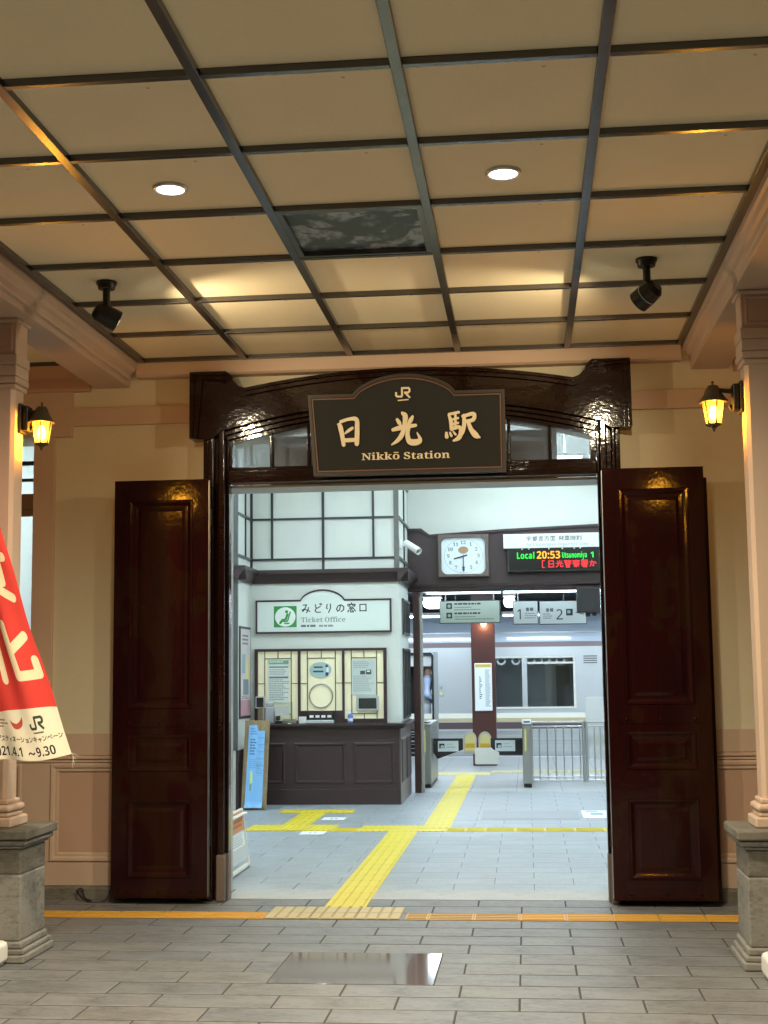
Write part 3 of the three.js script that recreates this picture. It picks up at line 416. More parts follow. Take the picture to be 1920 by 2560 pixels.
// ================================================================ PORCH CEILING, BEAMS, COLUMNS
{
  const c = structure('porch_ceiling'), a = 0.7976, b = 0.81306, Z0 = 0.117, rows = 12;
  part(c, 'roof_deck', bx(-6, 6, 4.06, 4.3, 0.002, Z0 + rows * b + 0.3), M.asphalt);
  const colsX = [-2, -1.5 * a, -0.5 * a, 0.5 * a, 1.5 * a, 2.03].map((x) => x + 0.008), geoms = new Map();
  const panel = (x0, x1, z0, z1) => { const k = (x1 - x0).toFixed(3) + (z1 - z0).toFixed(3); if (!geoms.has(k)) geoms.set(k, boxUV(flat(bx(-(x1 - x0) / 2, (x1 - x0) / 2, 0, 0.03, -(z1 - z0) / 2, (z1 - z0) / 2)))); return geoms.get(k); };
  for (let r = 0; r < rows; r++) for (let k = 0; k < 5; k++) {
    if (r === 3 && k === 2) continue;                                           // the painted panel is set here
    const x0 = colsX[k] + 0.002, x1 = colsX[k + 1] - 0.002, z0 = Z0 + r * b + 0.002, z1 = Z0 + (r + 1) * b - 0.002;
    const o = addMesh(c, 'ceiling_panel', panel(x0, x1, z0, z1), M.ceil); o.position.set((x0 + x1) / 2, 3.981, (z0 + z1) / 2);
  }
  for (let k = 0; k < 6; k++) part(c, 'ceiling_batten', bx(colsX[k] - 0.023 + (k === 0 ? 0.023 : k === 5 ? -0.023 : 0), colsX[k] + 0.023 + (k === 0 ? 0.023 : k === 5 ? -0.023 : 0), 3.95, 3.985, Z0 - 0.002, Z0 + rows * b, 0.003), M.batten);
  for (let r = 0; r <= rows; r++) for (let k = 0; k < 5; k++) part(c, 'ceiling_batten', bx(colsX[k] + (k ? 0.0235 : 0.047), colsX[k + 1] - (k < 4 ? 0.0235 : 0.047), 3.9505, 3.985, Z0 + r * b - (r ? 0.034 : 0), Z0 + r * b + (r ? 0.0 : 0.034), 0.003), M.batten);
  for (const s of [-1, 1]) { // side bays beyond the beams
    for (let r = 0; r < rows; r++) for (let k = 0; k < 4; k++) { const x0 = 2.37 + k * 0.85, z0 = Z0 + r * b; const o = addMesh(c, 'ceiling_panel', panel(0, 0.846, 0, b - 0.004), M.ceil); o.position.set(s * (x0 + 0.425), 3.981, z0 + b / 2); }
    for (let r = 0; r <= rows; r++) part(c, 'ceiling_batten', bx(s < 0 ? -5.8 : 2.372, s < 0 ? -2.372 : 5.8, 3.9505, 3.985, Z0 + r * b - 0.02, Z0 + r * b + 0.02, 0.003), M.batten);
    const m = thing('ceiling_beam', s < 0 ? 'salmon pink timber beam under the ceiling on the left side' : 'salmon pink timber beam under the ceiling on the right side', 'beam', [s * 2.23, 3.79, 3]);
    const L = Z0 + rows * b;
    part(m, 'main_timber', bx(s < 0 ? -2.365 : 2.095, s < 0 ? -2.095 : 2.365, 3.788, 4.05, 0.004, L, 0.008), M.pink);
    part(m, 'inner_moulding', alongZ([[0.0005, 3.825], [0.03, 3.825], [0.038, 3.836], [0.038, 3.872], [0.058, 3.88], [0.072, 3.905], [0.088, 3.91], [0.088, 3.982], [0.0005, 3.982]], 0.118, L, s < 0 ? -2.095 : 2.125, s < 0 ? 1 : -1), M.pink);
  }
  const f = thing('fascia_beam', 'pink timber beam across the open front of the porch', 'beam', [0, 3.7, Z0 + rows * b + 0.15]); part(f, 'main_timber', bx(-6, 6, 3.6, 4.06, Z0 + rows * b + 0.01, Z0 + rows * b + 0.28, 0.01), M.pink);
  // the painted ceiling panel: plain swirling ink clouds
  const x0 = colsX[2] + 0.023, x1 = colsX[3] - 0.023, z0 = Z0 + 3 * b, z1 = Z0 + 4 * b - 0.034, p = thing('painted_ceiling_panel', 'dark painted ceiling panel with swirling grey green clouds in the middle of the ceiling', 'ceiling painting', [(x0 + x1) / 2, 3.97, (z0 + z1) / 2]);
  part(p, 'frame', [bx(x0, x0 + 0.03, 3.955, 4.0, z0, z1), bx(x1 - 0.03, x1, 3.955, 4.0, z0, z1), bx(x0 + 0.03, x1 - 0.03, 3.955, 4.0, z0, z0 + 0.03), bx(x0 + 0.03, x1 - 0.03, 3.955, 4.0, z1 - 0.03, z1)], M.batten);
  const paint = dataTex(512, 1, (u, v) => { const w = fbm(u, v, 3, 3, 4, 71), q = fbm(u + 0.3 * w, v + 0.6 * w, 3, 4, 5, 73), l = 0.5 + 0.5 * Math.sin(q * 15 + w * 6), g = fbm(u, v, 2, 2, 3, 77), m = Math.max(0, Math.min(1, 0.12 + (l * 0.75 + fbm(u, v, 30, 12, 3, 79) * 0.5 - 0.35) * 1.3)), d = [0.2, 0.25, 0.235], c = [0.66 - 0.12 * g, 0.63, 0.66]; return [0, 1, 2].map((i) => d[i] + (c[i] - d[i]) * m * m); }, true);
  const g = new THREE.PlaneGeometry(x1 - x0 - 0.06, z1 - z0 - 0.06); g.rotateX(Math.PI / 2).translate((x0 + x1) / 2, 3.985, (z0 + z1) / 2);
  part(p, 'painting', g, print(paint, 0.45), { keepUV: true });
}
function makeColumn(cx, label) {
  const cz = 2.035, o = thing('porch_column', label, 'column', [cx, 0, cz]), B = (h, y0, y1, r = 0.006) => bx(cx - h, cx + h, y0, y1, cz - h, cz + h, r);
  const px = cx + (cx < 0 ? 0.025 : -0.0), P = (h, y0, y1, r = 0.012) => bx(px - h, px + h, y0, y1, cz - h, cz + h, r);
  const ped = part(o, 'pedestal', P(0.2, 0.1, 0.64, 0.004), M.stone);
  part(ped, 'base_course', [P(0.25, 0.0, 0.045), P(0.238, 0.045, 0.075, 0.01), P(0.222, 0.075, 0.115, 0.012)], M.stone);
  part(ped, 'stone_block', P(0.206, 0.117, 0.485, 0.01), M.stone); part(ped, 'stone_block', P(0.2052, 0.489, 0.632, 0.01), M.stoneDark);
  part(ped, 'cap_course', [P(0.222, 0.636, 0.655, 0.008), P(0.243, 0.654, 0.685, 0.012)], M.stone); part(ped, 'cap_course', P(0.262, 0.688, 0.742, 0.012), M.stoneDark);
  part(o, 'base_moulding', [B(0.142, 0.742, 0.80, 0.012), B(0.118, 0.80, 0.828, 0.012), B(0.13, 0.828, 0.872, 0.021), B(0.105, 0.872, 0.90, 0.01)], M.pink);
  const ch = 0.022, h = 0.09, oct = [[-h + ch, -h], [h - ch, -h], [h, -h + ch], [h, h - ch], [h - ch, h], [-h + ch, h], [-h, h - ch], [-h, -h + ch]];
  part(o, 'shaft', prism(oct, 0.9, 3.37).rotateX(-Math.PI / 2).translate(cx, 0, cz), M.pink);
  part(o, 'capital', [B(0.105, 3.35, 3.385, 0.016), B(0.112, 3.385, 3.43, 0.014), B(0.108, 3.43, 3.50, 0.008), B(0.112, 3.50, 3.565, 0.008), B(0.098, 3.565, 3.79, 0.005), B(0.115, 3.765, 3.787, 0.008)], M.pink);
  for (const sz of [1]) part(o, 'capital_panel', rings(cx - 0.078, cx + 0.078, 3.585, 3.755, [[0, cz + 0.099], [0.006, cz + 0.1035], [0.013, cz + 0.1035], [0.018, cz + 0.0995]]), M.pinkDark);
  part(o, 'corner_bead', [-1, 1].map((s) => cyl([cx + s * 0.092, 3.575, cz + 0.092], [cx + s * 0.092, 3.76, cz + 0.092], 0.008, 0.008, 8)), M.pinkDark);
  return o;
}
makeColumn(-2.285, 'slim salmon pink column on a stone pedestal at the left behind the red banner');
makeColumn(2.232, 'slim salmon pink column on a stone pedestal at the right side');

// ================================================================ PORCH LAMPS
function pointLamp(at, color, I, r) { const l = new THREE.PointLight(color, I, 0, 2); l.position.set(...at); l.castShadow = true; l.shadow.radius = r / 0.02; scene.add(l); return l; }
function spotLamp(at, to, color, I, angle, pen, r) { const l = new THREE.SpotLight(color, I, 0, angle, pen, 2); l.position.set(...at); l.target.position.set(...to); l.castShadow = true; l.shadow.radius = r / 0.02; scene.add(l, l.target); return l; }
function areaLamp(at, to, color, I, w, h, up) { const l = new THREE.RectAreaLight(color, I, w, h); l.position.set(...at); if (up) l.up.set(...up); l.lookAt(...to); scene.add(l); return l; }
const glow = (c, k) => { const m = new THREE.MeshStandardMaterial({ color: 0x000000, roughness: 0.6 }); m.emissive = c.clone(); m.emissiveIntensity = k; return m; };
[[-0.82, 3.705], [0.80, 3.705], [-0.82, 6.6], [0.80, 6.6], [-0.82, 8.9], [0.80, 8.9]].forEach(([x, z], i) => {
  const inView = i < 2;
  const o = thing('ceiling_downlight', ['recessed round downlight glowing in the ceiling on the left', 'recessed round downlight glowing in the ceiling on the right with ragged dusty cobwebs', 'recessed round downlight in the middle row of the porch ceiling at the left', 'recessed round downlight in the middle row of the porch ceiling at the right', 'recessed round downlight at the front edge of the porch ceiling at the left', 'recessed round downlight at the front edge of the porch ceiling at the right'][i], 'ceiling light', [x, 3.97, z], 'round downlights in the porch ceiling');
  part(o, 'trim_ring', lathe([[0.066, 3.980], [0.068, 3.966], [0.078, 3.963], [0.086, 3.970], [0.087, 3.981]], x, 0, z, 32), std([0.75, 0.72, 0.66], 0.3, { metalness: 0.5 }));
  part(o, 'lamp_face', new THREE.CircleGeometry(0.066, 28).rotateX(Math.PI / 2).translate(x, 3.968, z), glow(WARM.clone().lerp(new THREE.Color(1, 1, 1), 0.35), 9));
  spotLamp([x, 3.955, z], [x, 0, z], WARM, DOWNLIGHT, 1.42, 0.7, 0.06);
});
function makeSpot(x, z, aim, label) {
  const o = thing('ceiling_spotlight', label, 'spotlight', [x, 3.98, z]), d = new THREE.Vector3(...aim).normalize(), J = new THREE.Vector3(x, 3.815, z), at = (t) => J.clone().addScaledVector(d, t).toArray();
  part(o, 'ceiling_cup', [cyl([x, 3.979, z], [x, 3.965, z], 0.062, 0.062, 24), cyl([x, 3.965, z], [x, 3.935, z], 0.056, 0.05, 24)], M.blackMetal);
  part(o, 'stem', [cyl([x, 3.935, z], [x, 3.82, z], 0.022, 0.022, 14), ball(x, 3.815, z, 0.028)], M.blackMetal);
  const side = new THREE.Vector3(0, -0.045, 0);
  const at2 = (t) => J.clone().add(side).addScaledVector(d, t).toArray();
  part(o, 'lamp_head', [cyl(at2(-0.08), at2(-0.055), 0.036, 0.059, 20), cyl(at2(-0.055), at2(0.005), 0.059, 0.065, 20), cyl(at2(0.005), at2(0.011), 0.061, 0.061, 20), cyl(at2(0.011), at2(0.075), 0.066, 0.066, 20, true)], M.blackMetal);
  part(o, 'lamp_glass', [cyl(at2(0.060), at2(0.072), 0.061, 0.056, 20), cyl(at2(0.072), at2(0.080), 0.056, 0.03, 20)], glow(SPOTC.clone().lerp(new THREE.Color(1, 1, 1), 0.3), 5));
  spotLamp(at2(0.094), at2(2), SPOTC, SPOT, 1.12, 0.35, 0.03);
}
makeSpot(-1.615, 2.165, [0.86, -0.44, -0.52], 'black adjustable spotlight hanging under the ceiling at the left');
makeSpot(1.60, 2.185, [-0.72, -0.50, -0.60], 'black adjustable spotlight hanging under the ceiling at the right');

function makeLantern(x, wall, label) {
  const s = Math.sign(x - wall), y = 3.1, z = 2.0, o = thing('wall_lantern', label, 'lantern', [wall, y, z]);
  const pb = (a, b, y0, y1, z0, z1, r) => bx(Math.min(wall + s * a, wall + s * b), Math.max(wall + s * a, wall + s * b), y0, y1, z0, z1, r);
  part(o, 'wall_plate', [pb(0.002, 0.02, 3.09, 3.275, z - 0.06, z + 0.06, 0.006), pb(0.02, 0.06, 3.105, 3.262, z - 0.045, z + 0.045, 0.012)], M.blackMetal);
  part(o, 'arm', [cyl([wall + s * 0.05, 3.22, z], [x, 3.235, z], 0.014, 0.012, 12), cyl([wall + s * 0.05, 3.135, z], [wall + s * 0.075, 3.125, z], 0.012, 0.016, 10)], M.blackMetal);
  part(o, 'roof', [lathe([[0.0, 3.262], [0.03, 3.258], [0.045, 3.232], [0.05, 3.215], [0.088, 3.163], [0.086, 3.158], [0.0, 3.168]], x, 0, z, 6, 0.2), cyl([x, 3.25, z], [x, 3.275, z], 0.008, 0.006, 8), ball(x, 3.278, z, 0.009, 8)], M.bronze);
  const g = part(o, 'glass', new THREE.CylinderGeometry(0.064, 0.042, 0.13, 6, 1, true).rotateY(0.2).translate(x, 3.095, z), new THREE.MeshPhysicalMaterial({ color: lin([1.0, 0.66, 0.16]), transmission: 1, roughness: 0.22, thickness: 0, ior: 1.45, side: THREE.DoubleSide }));
  const ribs = []; for (let i = 0; i < 6; i++) { const a = i / 6 * 6.2832 + 0.2; ribs.push(cyl([x + Math.sin(a) * 0.066, 3.16, z + Math.cos(a) * 0.066], [x + Math.sin(a) * 0.044, 3.03, z + Math.cos(a) * 0.044], 0.004, 0.004, 6)); }
  part(o, 'frame', ribs, M.bronze);
  part(o, 'base', lathe([[0.0, 2.985], [0.006, 2.99], [0.01, 3.003], [0.02, 3.012], [0.048, 3.026], [0.048, 3.034], [0.0, 3.034]], x, 0, z, 6, 0.2), M.bronze);
  part(o, 'bulb', lathe([[0, 3.058], [0.018, 3.064], [0.026, 3.085], [0.02, 3.115], [0.012, 3.14], [0, 3.142]], x, 0, z, 16), glow(new THREE.Color(1, 0.78, 0.38), 26));
  pointLamp([x, 3.092, z], LANTERN, LAN, 0.02);
}
makeLantern(-2.064, -2.195, 'glowing amber wall lantern on the left column');
makeLantern(1.974, 2.142, 'glowing amber wall lantern on the right column');

// ================================================================ BANNER AND BASES
{
  const b = thing('banner', 'red and white cloth banner with white characters hanging at the left edge', 'banner', [-2.45, 0.0, 2.55]);
  const tex = canvasTex(768, 2048, (x, w, h) => {
    x.fillStyle = '#d8352a'; x.fillRect(0, 0, w, h);
    x.fillStyle = '#efe4cc'; x.beginPath(); x.moveTo(0, h * 0.875); x.quadraticCurveTo(w * 0.62, h * 0.818, w, h * 0.846); x.lineTo(w, h); x.lineTo(0, h); x.fill();
    glyphs(x, '東', w * 0.13, h * 0.325, w * 0.84, 62, 1, h * 0.175 / (w * 0.84), '#f0deb8'); glyphs(x, '北', w * 0.13, h * 0.558, w * 0.84, 66, 1, h * 0.2 / (w * 0.84), '#f0deb8');
    const fl = (X, Y) => [w * X, h * Y]; x.fillStyle = '#c5483c'; x.beginPath(); x.moveTo(...fl(0.42, 0.872)); x.quadraticCurveTo(...fl(0.44, 0.912), ...fl(0.53, 0.90)); x.quadraticCurveTo(...fl(0.6, 0.89), ...fl(0.585, 0.862)); x.quadraticCurveTo(...fl(0.55, 0.88), ...fl(0.5, 0.885)); x.quadraticCurveTo(...fl(0.44, 0.885), ...fl(0.42, 0.872)); x.fill();
    bars(x, w * 0.06, h * 0.874, w * 0.32, h * 0.03, 3, '#8a6a5c', 4);
    x.save(); x.translate(w * 0.67, h * 0.862); x.scale(1, 1.1); railMark(x, 0, 0, w * 0.16, '#2c3a34'); x.restore(); bars(x, w * 0.69, h * 0.912, w * 0.13, h * 0.006, 1, '#8a8276');
    glyphs(x, 'デスティネーションキャンペーン', w * 0.2, h * 0.925, w * 0.051, 5, 1.02, 0.95, '#2b241c');
    x.fillStyle = '#1d1814'; x.font = 'bold ' + (w * 0.108 | 0) + 'px sans-serif'; x.save(); x.translate(w * 0.105, h * 0.988); x.fillText('2021.4.1', 0, 0, w * 0.46); x.fillText('9.30', w * 0.56, 0, w * 0.27); x.restore(); glyphs(x, '〜', w * 0.57, h * 0.96, w * 0.085, 9, 1, 1.1, '#1d1814');
  });
  const n = 40, m = 80, pos = [], uv = [], idx = [];
  const TL = [-2.46, 2.93], TR = [-2.235, 2.90], BL = [-2.165, 1.14], BR = [-1.716, 1.172];
  for (let j = 0; j <= m; j++) for (let i = 0; i <= n; i++) {
    const u = i / n, v = j / m, fold = Math.sin(u * 9 + v * 2.2) * 0.022 * (1 - v * 0.3) + 0.008 * Math.sin(u * 17 - v * 6) + 0.03 * u * u * Math.sin(v * 5 + 1) - 0.10 * Math.pow(u, 3) * v;
    const x = (TL[0] * (1 - u) + TR[0] * u) * (1 - v) + (BL[0] * (1 - u) + BR[0] * u) * v + u * (0.011 * Math.sin(v * 7 + 0.6) + 0.004 * Math.sin(v * 19)), y = (TL[1] * (1 - u) + TR[1] * u) * (1 - v) + (BL[1] * (1 - u) + BR[1] * u) * v + 0.012 * Math.sin(u * 7) * v;
    pos.push(x, y, 2.55 + fold); uv.push(u, 1 - v); if (i < n && j < m) { const a = j * (n + 1) + i; idx.push(a, a + n + 1, a + 1, a + 1, a + n + 1, a + n + 2); }
  }
  const g = new THREE.BufferGeometry(); g.setAttribute('position', new THREE.Float32BufferAttribute(pos, 3)); g.setAttribute('uv', new THREE.Float32BufferAttribute(uv, 2)); g.setIndex(idx); g.computeVertexNormals();
  part(b, 'cloth', g, new THREE.MeshPhysicalMaterial({ map: tex, roughness: 0.85, transmission: 0.25, thickness: 0, side: THREE.DoubleSide, bumpMap: rep(T.fine, 0.1), bumpScale: 0.0005 }), { keepUV: true });
  part(b, 'loose_threads', [0, 1, 2, 3].map((k) => cyl([-1.69 + k * 0.004, 1.19 - k * 0.008, 2.47], [-1.645 - k * 0.012, 1.17 - k * 0.022, 2.475], 0.0012, 0.0008, 5)), M.paper);
  part(b, 'pole', [cyl([-2.475, 0.11, 2.55], [-2.475, 3.0, 2.55], 0.013, 0.011, 12), cyl([-2.48, 2.945, 2.55], [-2.22, 2.915, 2.55], 0.006, 0.006, 8)], M.white);
  const base = (x, z, s) => [bx(x - 0.2, x + 0.2, 0.012, 0.135, z - 0.2, z + 0.2, 0.03), ...[-1, 1].flatMap((i) => [-1, 1].map((j) => bx(x + i * 0.13 - 0.05, x + i * 0.13 + 0.05, 0.001, 0.03, z + j * 0.13 - 0.05, z + j * 0.13 + 0.05, 0.01)))];
  part(b, 'base', base(-2.297, 2.48), M.whitePlastic);
  single('water_weight', 'white plastic weight on the floor in front of the right column', 'weight', base(2.25, 2.6), M.whitePlastic, [2.25, 0, 2.6]);
  single('door_cable', 'thin dark cable lying by the foot of the left door leaf', 'cable', new THREE.TubeGeometry(new THREE.CatmullRomCurve3([[-2.1, 0.3, 0.12], [-2.16, 0.1, 0.13], [-2.2, 0.012, 0.16], [-2.3, 0.008, 0.2], [-2.38, 0.03, 0.14], [-2.43, 0.07, 0.09], [-2.40, 0.08, 0.08], [-2.36, 0.02, 0.12], [-2.3, 0.008, 0.16]].map((p) => new THREE.Vector3(...p))), 60, 0.006, 6), M.black, [-2.3, 0, 0.15]);
}

// ================================================================ HALL SHELL AND TICKET OFFICE
const OX0 = -2.647, OX1 = -0.74, FZ = -7.35, LZ = -6.49, BZ = -8.8;
{
  const c = structure('hall_ceiling'); part(c, 'ceiling_board', bx(-5.2, 5.2, 4.9, 5.05, -8.86, -0.352), M.hallWhite);
  const s = thing('hall_side_wall', 'white side wall closing the station hall on the right', 'wall', [5.1, 0, -4.6]); part(s, 'plaster', bx(5.0, 5.2, 0, 4.9, -8.86, -0.352), M.hallWhite);
  const s2 = thing('hall_side_wall', 'white side wall closing the station hall on the left', 'wall', [-5.1, 0, -4.6]); part(s2, 'plaster', bx(-5.2, -5.0, 0, 4.9, -8.86, -0.352), M.hallWhite);
  const o = thing('ticket_office', 'white walled ticket office with dark lattice bars inside the station hall', 'ticket office', [-2, 0, -7.4]);
  part(o, 'front_wall', bx(OX0 - 0.1, OX1, 0, 4.9, FZ - 0.1, FZ), M.hallWhite);
  part(o, 'side_wall', bx(OX1 - 0.1, OX1 - 0.001, 0, 4.9, BZ, FZ - 0.101), M.hallWhite);
  part(o, 'return_wall', bx(OX0 - 0.1, OX0, 0, 4.9, FZ + 0.001, LZ), M.hallWhite);
  part(o, 'left_wall', bx(-5, OX0 - 0.101, 0, 4.9, LZ - 0.1, LZ - 0.001), M.hallWhite);
  const H = [3.067, 3.585, 4.10, 4.6], V = (x, y0, y1, w = 0.014) => bx(x - w, x + w, y0, y1, FZ + 0.001, FZ + 0.022);
  for (const x of [-2.362, -1.053]) part(o, 'lattice_bar', V(x, 3.067, 4.9), M.lattice);
  part(o, 'lattice_bar', V(-1.70, 2.92, 4.9, 0.016), M.lattice);
  part(o, 'lattice_bar', V(OX0 + 0.016, 2.92, 4.9, 0.016), M.lattice);
  part(o, 'corner_post', bx(OX1 - 0.05, OX1 + 0.012, 2.92, 4.9, FZ - 0.05, FZ + 0.024, 0.003), std([0.13, 0.135, 0.125], 0.4));
  part(o, 'corner_post', bx(OX0 - 0.055, OX0 + 0.012, 0.7, 4.9, LZ - 0.05, LZ + 0.018, 0.003), std([0.08, 0.085, 0.09], 0.4));
  for (const y of H) {
    part(o, 'lattice_bar', bx(OX0 + 0.03, OX1 - 0.05, y - 0.013, y + 0.013, FZ + 0.0015, FZ + 0.0205), M.lattice);
    part(o, 'lattice_bar', bx(-5, OX0 - 0.056, y - 0.016, y + 0.016, LZ, LZ + 0.018), M.lattice);
    part(o, 'lattice_bar', bx(OX0 + 0.0005, OX0 + 0.02, y - 0.016, y + 0.016, FZ + 0.024, LZ - 0.051), std([0.10, 0.105, 0.10], 0.45));
    part(o, 'lattice_bar', bx(OX1, OX1 + 0.02, y - 0.02, y + 0.02, BZ, FZ - 0.052), std([0.10, 0.105, 0.10], 0.45));
  }
  part(o, 'lattice_bar', bx(OX0 + 0.001, OX0 + 0.019, 3.067, 4.9, -7.005, -6.98), M.lattice);
  for (const x of [-3.5, -4.4]) part(o, 'lattice_bar', bx(x - 0.016, x + 0.016, 2.92, 4.9, LZ + 0.001, LZ + 0.017), M.lattice);
  part(o, 'lattice_bar', bx(OX1 + 0.001, OX1 + 0.019, 2.92, 4.9, -8.16, -8.13), M.lattice);
  const cp = [[0, 2.757], [0.035, 2.757], [0.045, 2.785], [0.115, 2.872], [0.135, 2.878], [0.135, 2.924], [0, 2.924]];
  part(o, 'cornice', [alongXz(cp, OX0 + 0.002, OX1 + 0.132, FZ), alongXz(cp, -5, OX0 - 0.002 + 0.13, LZ), alongZ(cp.map(([a, y]) => [a, y - 0.0015]), FZ, LZ + 0.13, OX0, 1), alongZ(cp.map(([a, y]) => [a, y - 0.0015]), BZ, FZ + 0.13, OX1, 1)], M.hallWood);
  part(o, 'wainscot', [bx(-5, OX0 - 0.056, 0, 0.70, LZ, LZ + 0.03, 0.004), bx(OX0, OX0 + 0.03, 0, 0.70, -7.1, LZ + 0.03, 0.004)], M.hallWood);
  part(o, 'corner_edge', bx(OX1 - 0.02, OX1 + 0.0015, 1.0, 2.757, FZ - 0.02, FZ + 0.0015), M.hallWhite);
  // service window with three cream glazed bays
  const glass = std([0.88, 0.83, 0.60], 0.3, { emissive: new THREE.Color(1, 0.93, 0.66), emissiveIntensity: 0.12 }), fr = M.hallWood, z = FZ, bays = [[-2.545, -2.03, 1.02], [-1.997, -1.465, 1.143], [-1.435, -0.94, 1.04]];
  const w = part(o, 'service_window', prism([[-2.585, 0.99], [-0.90, 0.99], [-0.90, 1.925], [-2.585, 1.925]], z + 0.001, z + 0.045, bays.map(([a, b, y]) => [[a, y], [b, y], [b, 1.892], [a, 1.892]])), fr);
  for (const [a, b, y] of bays) {
    part(w, 'pane', plate(a, b, y, 1.892, z + 0.012), glass);
    const g = [], bar = (x0, x1, y0, y1) => g.push(bx(x0, x1, y0, y1, z + 0.0125, z + 0.024)), m = (a + b) / 2;
    bar(a + 0.083, a + 0.092, y, 1.892); bar(b - 0.092, b - 0.083, y, 1.892); bar(a + 0.0925, b - 0.0925, 1.798, 1.807); bar(m - 0.004, m + 0.004, 1.8075, 1.892); bar(a, a + 0.0825, 1.484, 1.492); bar(b - 0.0825, b, 1.484, 1.492);
    if (y < 1.1) { bar(a + 0.0925, b - 0.0925, 1.10, 1.108); bar(m - 0.004, m + 0.004, y, 1.0995); }
    part(w, 'muntin', g, M.lattice);
  }
  part(w, 'talk_ring', new THREE.TorusGeometry(0.148, 0.009, 8, 40).translate(-1.737, 1.329, z + 0.026), M.steelDark);
  // lattice windows in the side wall
  for (const [y0, y1] of [[2.10, 2.565], [1.02, 1.92]]) { const q = part(o, 'side_lattice', [bx(OX1, OX1 + 0.012, y0, y1, -8.7, -7.72), ], std([0.36, 0.34, 0.34], 0.5)); const g = [bx(OX1 + 0.012, OX1 + 0.03, y0, y0 + 0.03, -8.7, -7.72), bx(OX1 + 0.012, OX1 + 0.03, y1 - 0.03, y1, -8.7, -7.72)]; for (let i = 0; i <= 4; i++) { const a = -8.7 + i * 0.2365; g.push(bx(OX1 + 0.0121, OX1 + 0.029, y0 + 0.03, y1 - 0.03, a, a + 0.025)); } part(q, 'bars', g, M.lattice); }
  single('dark_screen', 'dark sliding window in the hall wall seen through the side window', 'window', [bx(-5, -3.4, 1.1, 2.5, LZ + 0.001, LZ + 0.03)], M.black, [-4.2, 1.1, LZ], {});
}
{
  const o = thing('ticket_counter', 'dark purple brown panelled counter below the ticket office windows', 'counter', [-1.7, 0, -7.2]), z = -7.1;
  part(o, 'front', bx(OX0 + 0.002, -0.73, 0, 0.925, FZ + 0.001, z - 0.012), M.hallWood);
  part(o, 'plinth', bx(OX0 + 0.032, -0.722, 0, 0.185, z - 0.0115, z + 0.008, 0.004), M.hallWood);
  part(o, 'frieze', bx(OX0 + 0.032, -0.725, 0.80, 0.925, z - 0.0115, z + 0.004, 0.004), M.hallWood);
  for (const [a, b] of [[-2.6, -2.16], [-2.04, -1.40], [-1.30, -0.79]]) part(o, 'counter_panel', rings(a, b, 0.255, 0.755, [[0, z + 0.002], [0.01, z + 0.008], [0.028, z + 0.006], [0.04, z - 0.008], [0.05, z - 0.008]]), M.hallWood);
  part(o, 'stile', [[OX0 + 0.032, -2.6], [-2.16, -2.04], [-1.40, -1.30], [-0.79, -0.731]].map(([a, b]) => bx(a, b, 0.186, 0.799, z - 0.0115, z)).concat([bx(-2.6, -0.79, 0.186, 0.254, z - 0.0115, z - 0.001), bx(-2.6, -0.79, 0.756, 0.799, z - 0.0115, z - 0.001)]), M.hallWood);
  part(o, 'counter_top', [bx(OX0 + 0.032, -0.64, 0.955, 0.99, FZ + 0.046, z + 0.075, 0.006), bx(OX0 + 0.032, -0.67, 0.926, 0.956, FZ + 0.046, z + 0.04, 0.008), bx(-0.739, -0.64, 0.955, 0.99, BZ + 0.16, FZ + 0.045, 0.006)], M.hallWoodGloss);
  part(o, 'side_panel', [bx(-0.7285, -0.715, 0, 0.93, BZ + 0.16, z - 0.015)], std([0.14, 0.11, 0.105], 0.3, { map: T.mottle }));
  for (let k = 0; k < 2; k++) part(o, 'side_frame', rings(-(BZ + 0.85 + k * 0.72), -(BZ + 0.25 + k * 0.72), 0.25, 0.8, [[0, 0.0], [0.02, 0.012], [0.05, 0.005]]).rotateY(Math.PI / 2).translate(-0.7145, 0, 0), M.hallWood);
}
